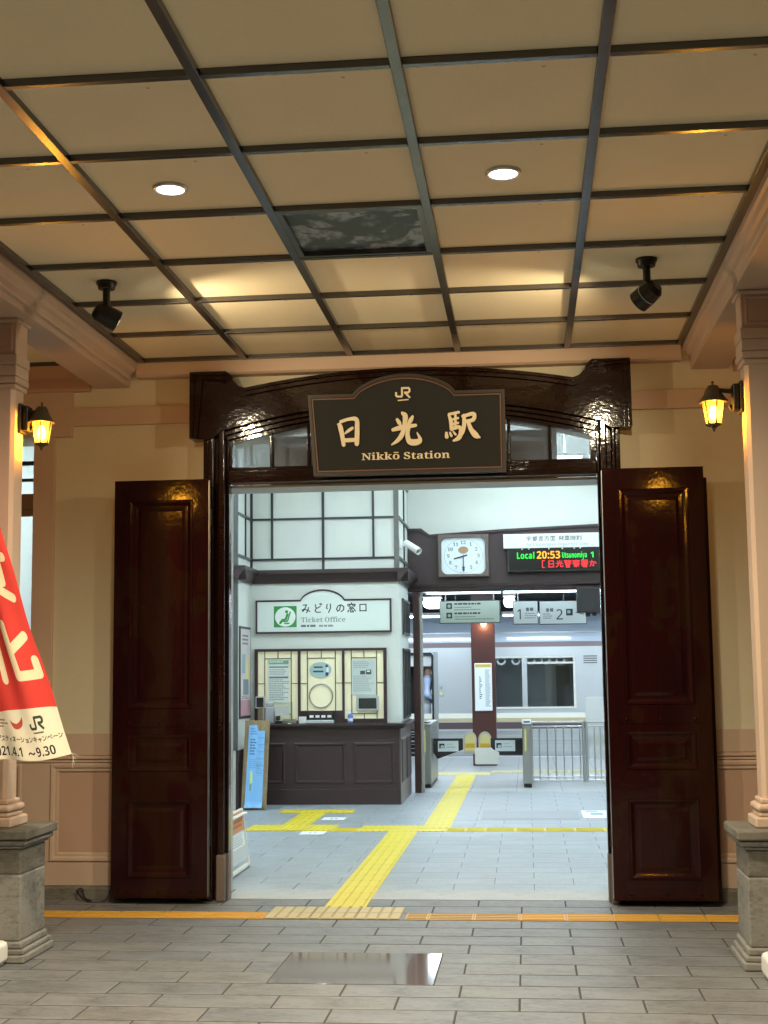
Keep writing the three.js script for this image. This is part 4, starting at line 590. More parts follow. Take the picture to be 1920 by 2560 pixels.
{ // ticket office sign
  const s = thing('ticket_office_sign', 'white ticket office sign with a green seat symbol and a rounded top', 'sign', [-1.7, 2.1, FZ]);
  const out = (i) => { const p = [[-2.57 + i, 2.12 + i], [-0.83 - i, 2.12 + i], [-0.83 - i, 2.545 - i], [-1.425 - i * 0.2, 2.545 - i]]; for (let k = 1; k < 16; k++) { const t = k / 16, x = -1.425 - i * 0.2 - t * (0.57 - i * 0.4), u = (x + 1.71) / (0.285 - i * 0.2); p.push([x, 2.545 - i + 0.13 * Math.pow(Math.max(0, 1 - u * u), 0.7)]); } p.push([-1.995 + i * 0.2, 2.545 - i], [-2.57 + i, 2.545 - i]); return p; };
  part(s, 'frame', prism(out(0), FZ + 0.001, FZ + 0.05, [out(0.022)]), M.hallWood);
  const tex = canvasTex(1024, 352, (x, w, h) => {
    x.fillStyle = '#dfe9e6'; x.fillRect(0, 0, w, h); const X = (a) => (a + 2.57) / 1.74 * w, Y = (b) => (2.68 - b) / 0.56 * h, q = (X(-2.042) - X(-2.335));
    x.fillStyle = '#2f8a45'; x.fillRect(X(-2.335), Y(2.467), q, q * 0.98);
    const cx = X(-2.335) + q / 2, cy = Y(2.467) + q / 2; x.fillStyle = '#eaf3ee'; x.beginPath(); x.arc(cx, cy, q * 0.45, 0, 7); x.fill();
    x.strokeStyle = '#2f8a45'; x.lineCap = 'round'; x.lineJoin = 'round'; x.lineWidth = q * 0.1; const L = (...p) => { x.beginPath(); p.forEach(([a, b], i) => x[i ? 'lineTo' : 'moveTo'](cx + a * q, cy + b * q)); x.stroke(); };
    L([0.1, -0.12], [0.02, 0.12], [-0.12, 0.14], [-0.22, 0.28]); x.lineWidth = q * 0.06; L([0.22, -0.22], [0.1, 0.2], [-0.08, 0.22]); L([-0.02, 0.3], [0.16, 0.3]); x.fillStyle = '#2f8a45'; x.beginPath(); x.arc(cx + 0.06 * q, cy - 0.24 * q, q * 0.07, 0, 7); x.fill();
    glyphs(x, 'みどりの窓口', X(-1.985), Y(2.50), 76, 8, 1.13, 1.1, '#222a2c');
    x.fillStyle = '#8a9494'; x.font = 'bold 52px serif'; x.fillText('Ticket Office', X(-1.985), Y(2.258), X(-1.387) - X(-1.985)); x.strokeStyle = '#59636a'; bars(x, X(-1.985), Y(2.225), 92, 34, 1, '#626c70', 3); bars(x, X(-1.755), Y(2.222), 100, 30, 1, '#8a9296', 5);
  });
  const g = new THREE.ShapeGeometry(new THREE.Shape(out(0.022).map((p) => new THREE.Vector2(...p)))), p = g.attributes.position, uv = g.attributes.uv; for (let i = 0; i < p.count; i++) uv.setXY(i, (p.getX(i) + 2.57) / 1.74, (p.getY(i) - 2.12) / 0.56);
  part(s, 'face', flat(g.translate(0, 0, FZ + 0.042)), print(tex, 0.45), { keepUV: true });
}
function sheet(label, x0, x1, y0, y1, z, tex, cat = 'notice', name = 'notice_sheet') { return single(name, label, cat, plate(x0, x1, y0, y1, z), print(tex, 0.6), [(x0 + x1) / 2, y0, z], { keepUV: true }); }
{
  const z = FZ + 0.028;
  sheet('green headed notice sheet in the left ticket window', -2.414, -2.14, 1.245, 1.79, z, canvasTex(192, 384, (x, w, h) => { x.fillStyle = '#dbe3dc'; x.fillRect(0, 0, w, h); x.fillStyle = '#7fae93'; x.fillRect(8, 8, w - 16, 34); bars(x, 16, 14, 150, 22, 1, '#eef5ef'); x.fillStyle = '#6d7b88'; x.fillRect(10, 60, w - 20, 12); x.fillRect(10, 150, w - 20, 16); bars(x, 12, 84, 170, 60, 4, '#98a4ac', 2); bars(x, 12, 176, 170, 190, 12, '#8c98a0', 6); }));
  sheet('grey notice sheet with two small pictures in the right ticket window', -1.345, -1.045, 1.335, 1.78, z, canvasTex(192, 288, (x, w, h) => { x.fillStyle = '#c3cdcb'; x.fillRect(0, 0, w, h); bars(x, 14, 16, 150, 60, 4, '#98a4a6', 2); x.fillStyle = '#4c565c'; x.fillRect(70, 92, 40, 30); x.fillRect(116, 84, 44, 38); x.fillStyle = '#e4e8e6'; x.fillRect(124, 90, 26, 12); bars(x, 14, 134, 160, 130, 9, '#a2acae', 7); }));
  const ov = new THREE.CircleGeometry(1, 40).scale(0.138, 0.099, 1).translate(-1.741, 1.655, z);
  single('oval_sticker', 'oval pale blue sticker with a small figure above the talking ring', 'sticker', ov, print(canvasTex(192, 128, (x, w, h) => { x.fillStyle = '#a9c3c6'; x.fillRect(0, 0, w, h); x.fillStyle = '#33475e'; x.fillRect(36, 36, 80, 12); x.fillRect(30, 70, 92, 14); x.fillRect(140, 22, 22, 20); x.fillStyle = '#e8f2f2'; x.fillRect(148, 46, 20, 40); x.fillStyle = '#274a7a'; x.fillRect(140, 84, 26, 30); }), 0.5), [-1.74, 1.56, z], { keepUV: true });
  const d = thing('fare_display', 'small grey framed display low in the right ticket window', 'display', [-1.14, 1.15, z]); part(d, 'housing', bx(-1.285, -1.0, 1.135, 1.325, z, z + 0.03, 0.008), std([0.45, 0.47, 0.46], 0.4)); part(d, 'screen', plate(-1.255, -1.03, 1.165, 1.295, z + 0.0315), std([0.03, 0.035, 0.035], 0.15));
  const c = thing('counter_till', 'small black and white device on the counter below the middle ticket window', 'device', [-1.72, 0.99, -7.2]); part(c, 'body', bx(-1.9, -1.56, 0.992, 1.03, -7.28, -7.12, 0.008), std([0.55, 0.57, 0.58], 0.4)); part(c, 'keys', bx(-1.89, -1.57, 1.03, 1.115, -7.30, -7.24, 0.006), M.black); part(c, 'labels', [0, 1, 2, 3].map((k) => bx(-1.87 + k * 0.075, -1.82 + k * 0.075, 1.06, 1.09, -7.2405, -7.237)), M.paper);
  single('white_card_stand', 'small white card standing left of the counter device', 'card', [bx(-2.0, -1.905, 0.992, 1.075, -7.2, -7.185, 0.003), bx(-1.97, -1.935, 1.02, 1.045, -7.1845, -7.183)], M.paper, [-1.95, 0.99, -7.19]);
  single('counter_tray', 'shallow brown tray on the counter below the left ticket window', 'tray', [bx(-2.2, -2.03, 0.992, 1.035, -7.25, -7.12, 0.006), bx(-2.19, -2.04, 1.036, 1.045, -7.24, -7.13, 0.003)], std([0.25, 0.21, 0.16], 0.5), [-2.1, 0.99, -7.18]);
  const b = thing('sanitiser_bottle', 'small blue pump bottle on the counter in front of the right ticket window', 'bottle', [-1.35, 0.99, -7.2]); part(b, 'bottle', lathe([[0, 0.992], [0.032, 0.992], [0.034, 1.0], [0.034, 1.08], [0.028, 1.1], [0.012, 1.11], [0, 1.112]], -1.35, 0, -7.2, 20), std([0.12, 0.2, 0.62], 0.3)); part(b, 'pump', [cyl([-1.35, 1.112, -7.2], [-1.35, 1.15, -7.2], 0.009, 0.007, 10), bx(-1.385, -1.34, 1.148, 1.158, -7.208, -7.192, 0.003)], M.white); part(b, 'label_band', cyl([-1.35, 1.015, -7.2], [-1.35, 1.05, -7.2], 0.0345, 0.0345, 20, true), M.paper);
  const k = thing('booking_machine', 'lilac and white terminal standing behind the clear shield at the left end of the counter', 'terminal', [-2.35, 0.99, -7.2]); part(k, 'screen_head', bx(-2.56, -2.44, 1.18, 1.33, -7.27, -7.22, 0.008), std([0.55, 0.52, 0.56], 0.4)); part(k, 'screen', plate(-2.545, -2.455, 1.195, 1.315, -7.2185), M.black); part(k, 'neck', bx(-2.53, -2.47, 0.992, 1.18, -7.26, -7.235, 0.004), std([0.3, 0.24, 0.16], 0.5)); part(k, 'printer', [bx(-2.43, -2.31, 0.992, 1.2, -7.28, -7.18, 0.015), bx(-2.42, -2.32, 1.2, 1.26, -7.27, -7.19, 0.02)], std([0.62, 0.6, 0.68], 0.4)); part(k, 'receipt_box', [bx(-2.29, -2.24, 1.03, 1.12, -7.24, -7.18, 0.01)], M.black);
  const sh = thing('clear_shield', 'clear acrylic shield standing on the left end of the counter', 'screen', [-2.3, 0.99, -7.1]); part(sh, 'sheet', bx(-2.45, -2.06, 1.0, 1.26, -7.118, -7.114), new THREE.MeshPhysicalMaterial({ transmission: 1, roughness: 0.03, thickness: 0, ior: 1.45, color: 0xf4f8f8 })); part(sh, 'feet', [bx(-2.43, -2.39, 0.99, 1.0, -7.16, -7.08), bx(-2.12, -2.08, 0.99, 1.0, -7.16, -7.08)], M.white); part(sh, 'notice', plate(-2.28, -2.11, 1.09, 1.22, -7.1125), std([0.5, 0.52, 0.52], 0.6));
  const p = thing('wall_poster', 'tall framed pink and blue poster on the return wall left of the ticket windows', 'poster', [OX0, 1.1, -6.95]);
  part(p, 'frame', [bx(OX0 + 0.001, OX0 + 0.018, 1.07, 2.20, -7.28, -6.63, 0.003)], M.hallWood);
  const pg = new THREE.PlaneGeometry(0.59, 1.07).rotateY(Math.PI / 2).translate(OX0 + 0.0195, 1.635, -6.955);
  part(p, 'print', pg, print(canvasTex(256, 448, (x, w, h) => { x.fillStyle = '#d9d3d8'; x.fillRect(0, 0, w, h); x.fillStyle = '#c99aa8'; x.fillRect(0, h * 0.82, w, h * 0.18); bars(x, 40, 30, 180, 60, 3, '#4a4048', 2); x.fillStyle = '#8fb0c8'; x.fillRect(30, 130, 90, 100); x.fillStyle = '#e6d9a2'; x.fillRect(130, 150, 90, 120); x.fillStyle = '#6c7f98'; x.fillRect(60, 260, 140, 80); bars(x, 30, 345, 190, 20, 2, '#7a7078', 5); }), 0.35), { keepUV: true });
}
// ---------------------------------------------------------------- easel board and low stand
{
  const e = thing('notice_easel', 'brown board with long blue paper leaning beside the ticket counter', 'notice board', [-2.5, 0, -6.6]), tilt = (g) => g.rotateX(-0.24).translate(0, 0, -6.42);
  part(e, 'board', tilt(bx(-2.575, -2.27, 0.002, 1.08, -0.012, 0.006, 0.003)), std([0.46, 0.33, 0.17], 0.6, { map: T.streak }));
  const n = 12, m = 30, pos = [], uv = [], idx = []; for (let j = 0; j <= m; j++) for (let i = 0; i <= n; i++) { const u = i / n, v = j / m; pos.push(-2.52 + u * 0.2 + (u < 0.5 ? -0.01 * v : 0), 1.02 - v * 1.0 - (u > 0.5 ? 0.07 * (1 - v) : 0.0) , 0.012 + 0.012 * Math.abs(Math.sin(u * 5 + v * 1.5)) + (v > 0.94 ? (v - 0.94) * 0.5 : 0)); uv.push(u, 1 - v); if (i < n && j < m) { const a = j * (n + 1) + i; idx.push(a, a + n + 1, a + 1, a + 1, a + n + 1, a + n + 2); } }
  const g = new THREE.BufferGeometry(); g.setAttribute('position', new THREE.Float32BufferAttribute(pos, 3)); g.setAttribute('uv', new THREE.Float32BufferAttribute(uv, 2)); g.setIndex(idx); g.computeVertexNormals();
  part(e, 'blue_paper', tilt(g), print(canvasTex(192, 768, (x, w, h) => { x.fillStyle = '#7db4ea'; x.fillRect(0, 0, w, h); bars(x, 20, 30, 60, 70, 3, '#5d86ad', 3); for (let k = 0; k < 6; k++) { x.fillStyle = '#56789c'; x.fillRect(100, 70 + k * 70, 80, 5); x.fillRect(130, 70 + k * 70 + 24, 40, 2); } bars(x, 26, 130, 50, 160, 6, '#486a92', 7); x.fillStyle = '#c6dd8a'; x.fillRect(44, 430, 26, 110); x.fillStyle = '#7a9a6a'; x.fillRect(44, 550, 20, 60); bars(x, 20, 320, 160, 90, 5, '#6a9acb', 4); }), 0.7, { side: THREE.DoubleSide }), { keepUV: true });
  const s = thing('floor_stand', 'low white framed floor stand with an orange headed notice just inside the left door', 'sign stand', [-1.52, 0, -1.3]);
  const lean = (g) => g.rotateZ(0.13).translate(-1.515, 0, 0);
  part(s, 'frame', [bx(-0.012, 0.012, 0.02, 0.49, -0.985, -0.965), bx(-0.012, 0.012, 0.02, 0.49, -1.655, -1.635), bx(-0.012, 0.012, 0.475, 0.49, -1.635, -0.985)].map(lean).concat([bx(-1.54, -1.50, 0.012, 0.035, -1.66, -0.96, 0.004), bx(-1.70, -1.68, 0.0, 0.44, -0.985, -0.965), bx(-1.70, -1.68, 0.0, 0.44, -1.655, -1.635), bx(-1.70, -1.53, 0.44, 0.455, -1.66, -0.96, 0.004)]), M.whitePlastic);
  part(s, 'foot', [[-1.52, -0.975], [-1.52, -1.645], [-1.69, -0.975], [-1.69, -1.645]].map(([x, z]) => cyl([x, 0, z], [x, 0.014, z], 0.012, 0.012, 10)), M.black);
  const pg = new THREE.PlaneGeometry(0.645, 0.40).rotateY(Math.PI / 2).translate(0.008, 0.28, -1.31);
  part(s, 'notice', lean(pg), print(canvasTex(320, 224, (x, w, h) => { x.fillStyle = '#c9cfd2'; x.fillRect(0, 0, w, h); x.fillStyle = '#d18a55'; x.fillRect(0, 0, w, 92); x.fillStyle = '#f3ece2'; x.fillRect(28, 26, 40, 52); bars(x, 96, 18, 190, 62, 3, '#a65f31', 3); x.fillStyle = '#e6eaea'; x.fillRect(12, 100, w - 30, 62); bars(x, 20, 106, 270, 50, 5, '#a9b1b6', 8); }), 0.6, { side: THREE.DoubleSide }), { keepUV: true });
}
// ================================================================ HALL BACK WALL
{
  const o = thing('hall_back_wall', 'white back wall of the hall over a wide dark panelled beam', 'wall', [1, 0, BZ]);
  part(o, 'plaster', [bx(OX1 + 0.002, 5, 3.40, 4.9, BZ - 0.1, BZ), bx(2.7, 5, 0, 3.4, BZ - 0.1, BZ)], M.hallWhite);
  const top = [[5, 3.62], [3.2, 3.61], [1.9, 3.585], [0.6, 3.54], [-0.43, 3.485], [-0.545, 3.572], [OX1 + 0.003, 3.572]];
  part(o, 'beam_board', prism([[OX1 + 0.003, 2.80], [5, 2.80], ...top], BZ + 0.001, BZ + 0.05), M.hallWood);
  part(o, 'beam_moulding', [band(top, 0.03, BZ + 0.001, BZ + 0.085), band(top.map(([x, y]) => [x, y - 0.03]), 0.014, BZ + 0.02, BZ + 0.065)], M.hallWood);
  part(o, 'beam_ledge', [alongXz([[-0.14, 2.70], [0.055, 2.70], [0.07, 2.72], [0.07, 2.75], [0.1, 2.775], [0.1, 2.799], [-0.14, 2.799]], OX1 + 0.003, 5, BZ)], M.hallWoodGloss);
  for (const x of [-0.62, -0.36, 0.43, 0.5]) part(o, 'beam_groove', bx(x, x + 0.006, 2.83, 3.44, BZ + 0.05, BZ + 0.0525), M.lattice);
  part(o, 'post', bx(-0.672, -0.588, 0, 2.70, BZ - 0.05, BZ + 0.095, 0.004), std([0.05, 0.022, 0.02], 0.4, { map: T.mottle }));
  part(o, 'steel_trim', bx(-0.5875, -0.55, 0, 2.70, BZ - 0.05, BZ - 0.0, 0.003), std([0.38, 0.38, 0.36], 0.4));
  const clock = thing('wall_clock', 'square white wall clock with rounded corners and black hands', 'clock', [0.035, 2.9, BZ]);
  const rbox = (x0, x1, y0, y1, r) => { const p = []; for (const [cx, cy, a] of [[x1 - r, y0 + r, -1.5708], [x1 - r, y1 - r, 0], [x0 + r, y1 - r, 1.5708], [x0 + r, y0 + r, 3.1416]]) for (let i = 0; i <= 6; i++) p.push([cx + r * Math.cos(a + i / 6 * 1.5708), cy + r * Math.sin(a + i / 6 * 1.5708)]); return p; };
  const f0 = rbox(-0.268, 0.33, 2.93, 3.43, 0.085);
  part(clock, 'case', prism([[-0.31, 2.895], [0.375, 2.895], [0.375, 3.472], [-0.31, 3.472]], BZ + 0.051, BZ + 0.15, [f0], 0.004), std([0.13, 0.10, 0.09], 0.4));
  const ct = canvasTex(512, 432, (x, w, h) => { x.fillStyle = '#e6f2fa'; x.fillRect(0, 0, w, h); x.fillStyle = '#3d4652'; x.font = 'bold 58px serif'; x.textAlign = 'center'; x.textBaseline = 'middle'; for (let k = 1; k <= 12; k++) { const a = k / 12 * 6.2832; x.fillText(String(k), w / 2 + Math.sin(a) * 176, h / 2 - Math.cos(a) * 158); } x.strokeStyle = '#8b99a6'; x.lineWidth = 3; x.beginPath(); x.ellipse(w / 2, h / 2, 222, 200, 0, 0, 7); x.stroke(); });
  const fg = new THREE.ShapeGeometry(new THREE.Shape(f0.map((p) => new THREE.Vector2(...p)))), fp = fg.attributes.position; for (let i = 0; i < fp.count; i++) fg.attributes.uv.setXY(i, (fp.getX(i) + 0.268) / 0.598, (fp.getY(i) - 2.93) / 0.5);
  part(clock, 'dial', flat(fg.translate(0, 0, BZ + 0.11)), print(ct, 0.4), { keepUV: true });
  const hand = (ang, l0, l1, w, z) => prism([[-w, -l0], [w, -l0], [w, l1], [-w, l1]], z, z + 0.004).rotateZ(-ang).translate(0.031, 3.175, 0);
  part(clock, 'hour_hand', hand(255 / 57.3, 0.055, 0.135, 0.009, BZ + 0.118), M.black);
  part(clock, 'minute_hand', [hand(Math.PI, 0.02, 0.21, 0.006, BZ + 0.124), prism([[0.031 - 0.02, 3.02], [0.031, 2.955], [0.031 + 0.02, 3.02], [0.031, 3.05]], BZ + 0.124, BZ + 0.1285)], std([0.08, 0.08, 0.14], 0.4));
  part(clock, 'dial_emblem', new THREE.CylinderGeometry(1, 1, 0.006, 30).rotateX(Math.PI / 2).scale(0.07, 0.048, 1).translate(0.031, 3.26, BZ + 0.114), std([0.42, 0.25, 0.15], 0.4));
  const led = thing('departure_board', 'departure board with a white header and green, yellow and red lit characters', 'departure board', [1.3, 2.94, BZ]);
  part(led, 'header', bx(0.578, 2.35, 3.262, 3.456, BZ + 0.051, BZ + 0.18, 0.004), M.white);
  part(led, 'header_print', plate(0.60, 2.33, 3.275, 3.445, BZ + 0.1815), print(canvasTex(1024, 100, (x, w, h) => { x.fillStyle = '#dfe9e8'; x.fillRect(0, 0, w, h); const X = (D) => (D - 0.6) / 1.73 * w; glyphs(x, '宇都宮方面', X(0.885), 12, 46, 5, 1.04, 0.92, '#6a7072'); glyphs(x, '発車時刻', X(1.32), 12, 46, 5, 1.02, 0.92, '#6a7072'); x.fillStyle = '#9aa2a3'; x.font = 'bold 34px serif'; x.fillText('for Utsunomiya  Departure Time', X(0.885), 92, X(1.72) - X(0.885)); }), 0.5), { keepUV: true });
  part(led, 'housing', bx(0.63, 2.3, 2.945, 3.261, BZ + 0.051, BZ + 0.165, 0.004), M.black);
  part(led, 'header_lamp', [0.83, 0.92, 1.19, 1.37, 1.53, 1.61].map((x) => ball(x, 3.25, BZ + 0.172, 0.011, 8)), M.white);
  const lt = canvasTex(1024, 192, (x, w, h) => { x.fillStyle = '#000'; x.fillRect(0, 0, w, h); const X = (D) => (D - 0.66) / 1.6 * w; x.font = 'bold 82px sans-serif'; x.fillStyle = '#22f04a'; x.fillText('Local', X(0.75), 86, X(1.0) - X(0.75)); x.fillStyle = '#ffb02e'; x.font = 'bold 96px sans-serif'; x.fillText('20:53', X(1.02), 88, X(1.345) - X(1.02)); x.fillStyle = '#22f04a'; x.font = 'bold 72px sans-serif'; x.fillText('Utsunomiya', X(1.36), 84, X(1.70) - X(1.36)); x.fillText('1', X(1.74), 84); glyphs(x, '[日光警察署からの', X(1.05), 104, 70, 7, 1.02, 1.0, '#ff2b34'); });
  const lm = new THREE.MeshStandardMaterial({ color: 0x050505, roughness: 0.3 }); lm.emissive = new THREE.Color(1, 1, 1); lm.emissiveMap = lt; lm.emissiveIntensity = 1.6;
  part(led, 'led_screen', plate(0.66, 2.26, 2.965, 3.245, BZ + 0.1665), lm, { keepUV: true });
  const cam = thing('security_camera', 'white security camera fixed to the corner of the ticket office wall', 'camera', [OX1, 3.2, -7.6]);
  part(cam, 'bracket', [bx(OX1 + 0.002, OX1 + 0.03, 3.19, 3.32, -7.65, -7.52, 0.006), cyl([OX1 + 0.02, 3.235, -7.58], [OX1 + 0.11, 3.235, -7.57], 0.013, 0.013, 10)], M.white);
  part(cam, 'body', [cyl([OX1 + 0.08, 3.265, -7.60], [OX1 + 0.235, 3.155, -7.48], 0.036, 0.042, 18)], M.white); part(cam, 'lens', cyl([OX1 + 0.235, 3.155, -7.48], [OX1 + 0.24, 3.1515, -7.476], 0.028, 0.028, 14), M.black); part(cam, 'hood', cyl([OX1 + 0.075, 3.275, -7.602], [OX1 + 0.262, 3.143, -7.457], 0.044, 0.047, 18, true), M.white);
  const box = thing('hanging_box', 'dark box hanging under the beam at the right edge of the doorway view', 'box', [1.72, 2.35, BZ + 0.2]); part(box, 'case', bx(1.545, 1.95, 2.38, 2.72, BZ + 0.02, BZ + 0.16, 0.006), std([0.016, 0.014, 0.017], 0.5)); part(box, 'lamps', [bx(1.66, 1.72, 2.33, 2.378, BZ + 0.05, BZ + 0.11, 0.004), bx(1.75, 1.80, 2.34, 2.378, BZ + 0.05, BZ + 0.11, 0.004)], M.black); part(box, 'trim', bx(1.55, 1.945, 2.385, 2.4, BZ + 0.16, BZ + 0.168), M.hallWoodGloss);
}

// ================================================================ HALL AND PLATFORM LAMPS
[[-3, -2.2], [0, -2.2], [3, -2.2], [-0.6, -5.2], [1.8, -5.2], [-3.6, -5.2], [1.0, -7.5], [4, -7.6]].forEach(([x, z], i) => {
  const where = ['over the left of the doors', 'over the doors', 'over the right of the doors', 'over the middle of the hall', 'right of the middle of the hall', 'over the far left of the hall', 'near the back beam', 'at the far right near the back beam'][i];
  const o = thing('hall_ceiling_lamp', 'white fluorescent ceiling fitting in the hall ' + where, 'ceiling light', [x, 4.85, z], 'fluorescent fittings on the hall ceiling');
  part(o, 'housing', [bx(x - 0.65, x + 0.65, 4.32, 4.36, z - 0.15, z + 0.15, 0.006), cyl([x - 0.4, 4.36, z], [x - 0.4, 4.899, z], 0.01, 0.01, 8), cyl([x + 0.4, 4.36, z], [x + 0.4, 4.899, z], 0.01, 0.01, 8)], M.white);
  part(o, 'diffuser', plate(-0.62, 0.62, -0.13, 0.13, 0).rotateX(Math.PI / 2).translate(x, 4.317, z), glow(COOL, 5)); part(o, 'added_uplight', plate(-0.62, 0.62, -0.13, 0.13, 0).rotateX(-Math.PI / 2).translate(x, 4.363, z), glow(COOL, 4));  // upward glow added to brighten the upper hall and the transom panes
  areaLamp([x, 4.31, z], [x, 0, z], COOL, i === 6 ? HALL * 0.75 : HALL, 1.24, 0.26, [0, 0, 1]); areaLamp([x, 4.37, z], [x, 9, z], COOL, HALL * 2.3, 1.24, 0.26, [0, 0, 1]);
});
{
  const c = structure('platform_canopy'); part(c, 'roof_sheet', bx(-9, 9, 3.3, 3.42, -22, -8.91), std([0.62, 0.66, 0.72], 0.6)); part(c, 'roof_rib', [...Array(18)].map((_, k) => bx(-9, 9, 3.18, 3.299, -21.5 + k * 0.7, -21.42 + k * 0.7)), std([0.48, 0.52, 0.58], 0.6));
  // fluorescent tubes
  const tube = (label, x0, x1, y, z, k, I, group) => { const o = thing('platform_tube_lamp', label, 'tube light', [(x0 + x1) / 2, y, z], group); part(o, 'housing', [bx(x0 - 0.03, x1 + 0.03, y + 0.018, y + 0.07, z - 0.06, z + 0.06, 0.006), bx(x0 - 0.03, x0 - 0.005, y - 0.02, y + 0.018, z - 0.02, z + 0.02), bx(x1 + 0.005, x1 + 0.03, y - 0.02, y + 0.018, z - 0.02, z + 0.02), cyl([x0 + 0.2, y + 0.07, z], [x0 + 0.2, 3.3, z], 0.008, 0.008, 8), cyl([x1 - 0.2, y + 0.07, z], [x1 - 0.2, 3.3, z], 0.008, 0.008, 8)], M.white); part(o, 'tube', cyl([x0, y, z], [x1, y, z], 0.017, 0.017, 12), glow(COOLP, k)); if (I) areaLamp([(x0 + x1) / 2, y - 0.03, z], [(x0 + x1) / 2, -5, z], COOLP, I, x1 - x0, 0.06, [0, 0, 1]); };
  tube('bright fluorescent tube just behind the back beam at the left', -0.545, 0.505, 2.738, -9.72, 9, PLATFORM * 0.06, 'tube lights behind the hall beam');
  tube('bright fluorescent tube just behind the back beam at the right', 0.55, 1.60, 2.738, -9.72, 9, PLATFORM * 0.06, 'tube lights behind the hall beam');
  tube('added fluorescent tube lighting the gate flaps, hidden by the ticket office', -2.3, -1.1, 2.738, -9.72, 9, PLATFORM * 1.1, 'tube lights behind the hall beam');  // tube added out of sight to light the gate flaps
  tube('added fluorescent tube lighting the white panel, hidden by the right door leaf', 2.1, 3.3, 2.738, -9.72, 9, PLATFORM * 1.3, 'tube lights behind the hall beam');  // unseen tube added so the white panel behind the fence catches light
  tube('bright fluorescent tube above the platform edge left of the red post', -1.7, -0.22, 2.62, -15.3, 14, PLATFORM * 1.6, 'tube lights along the train');
  tube('bright fluorescent tube above the platform edge right of the red post', 0.45, 1.75, 2.62, -15.3, 14, PLATFORM * 1.6, 'tube lights along the train');
  tube('bright fluorescent tube above the platform edge at the far right', 2.4, 3.9, 2.62, -15.3, 14, PLATFORM * 1.6, 'tube lights along the train');
  ['left of the red post', 'over the ticket gate', 'over the metal fence', 'at the far right'].forEach((w, k) => { const x = -2.4 + k * 2.2, z = -12.3, o = thing('added_canopy_lamp', 'added unseen white lamp under the platform canopy ' + w, 'ceiling light', [x, 3.17, z], 'added fill lamps under the platform canopy'); part(o, 'housing', bx(x - 0.65, x + 0.65, 3.14, 3.179, z - 0.12, z + 0.12, 0.006), M.white); part(o, 'diffuser', plate(-0.62, 0.62, -0.1, 0.1, 0).rotateX(Math.PI / 2).translate(x, 3.138, z), glow(COOLP, 5)); areaLamp([x, 3.13, z], [x, 0, z], COOLP, PLATFORM * 0.75, 1.24, 0.2, [0, 0, 1]); });  // lamps added above the sight line to brighten the whole platform
  for (const [x, l] of [[-0.53, 'large white platform lamp left of the white direction sign'], [0.62, 'white platform lamp between the two direction signs']]) { const o = thing('platform_lamp', l, 'lamp', [x, 2.6, -10.6]), w = x < 0 ? 0.13 : 0.085; part(o, 'cap', [bx(x - w - 0.01, x + w + 0.01, 2.71, 2.74, -10.85, -10.35, 0.006), cyl([x, 2.74, -10.6], [x, 3.3, -10.6], 0.01, 0.01, 8)], M.steelDark); part(o, 'globe', bx(x - w, x + w, 2.56, 2.709, -10.83, -10.37, 0.06), glow(COOLP, 7)); areaLamp([x, 2.55, -10.6], [x, 0, -10.6], COOLP, PLATFORM * 0.5, 0.24, 0.44, [0, 0, 1]); }
  const hp = (x, y0, z) => cyl([x, y0, z], [x, 3.3, z], 0.009, 0.009, 8);
  const s1 = thing('direction_sign', 'pale green hanging sign with two pictograms over the ticket gate', 'sign', [0.06, 2.3, -10.1]); part(s1, 'panel', bx(-0.388, 0.492, 2.307, 2.638, -10.06, -9.98, 0.004), M.black); part(s1, 'hanger', [hp(-0.3, 2.63, -10.02), hp(0.4, 2.63, -10.02)], M.steelDark);
  part(s1, 'face', plate(-0.378, 0.482, 2.317, 2.628, -9.9785), print(canvasTex(512, 186, (x, w, h) => { x.fillStyle = '#b9c8ba'; x.fillRect(0, 0, w, h); for (const y of [16, 98]) { x.fillStyle = '#333a3e'; x.fillRect(54, y, 50, 50); x.fillStyle = '#aab8ae'; x.beginPath(); x.arc(79, y + 26, 14, 0, 7); x.fill(); bars(x, 124, y, 310, 30, 1, '#3c444a', y); bars(x, 124, y + 34, 220, 14, 1, '#707c7a', y + 1); bars(x, 124, y + 54, 340, 16, 1, '#77837f', y + 2); } }), 0.5), { keepUV: true });
  const s2 = thing('track_sign', 'white hanging sign numbering tracks 1 and 2 over the fence', 'sign', [1.2, 2.3, -10.1]); part(s2, 'panel', [bx(0.672, 1.04, 2.28, 2.622, -10.06, -9.98, 0.004), bx(1.052, 1.73, 2.272, 2.615, -10.06, -9.98, 0.004)], M.black); part(s2, 'hanger', [hp(0.75, 2.6, -10.02), hp(1.6, 2.6, -10.02)], M.steelDark);
  part(s2, 'face', plate(0.682, 1.03, 2.29, 2.612, -9.9785), print(canvasTex(256, 236, (x, w, h) => { x.fillStyle = '#cdd6d6'; x.fillRect(0, 0, w, h); x.fillStyle = '#2c3136'; x.font = '150px sans-serif'; x.fillText('1', 26, 190); glyphs(x, '番線', 130, 66, 40, 5, 1.05, 1, '#4a5158'); bars(x, 120, 124, 110, 70, 3, '#8b949a', 3); }), 0.5), { keepUV: true });
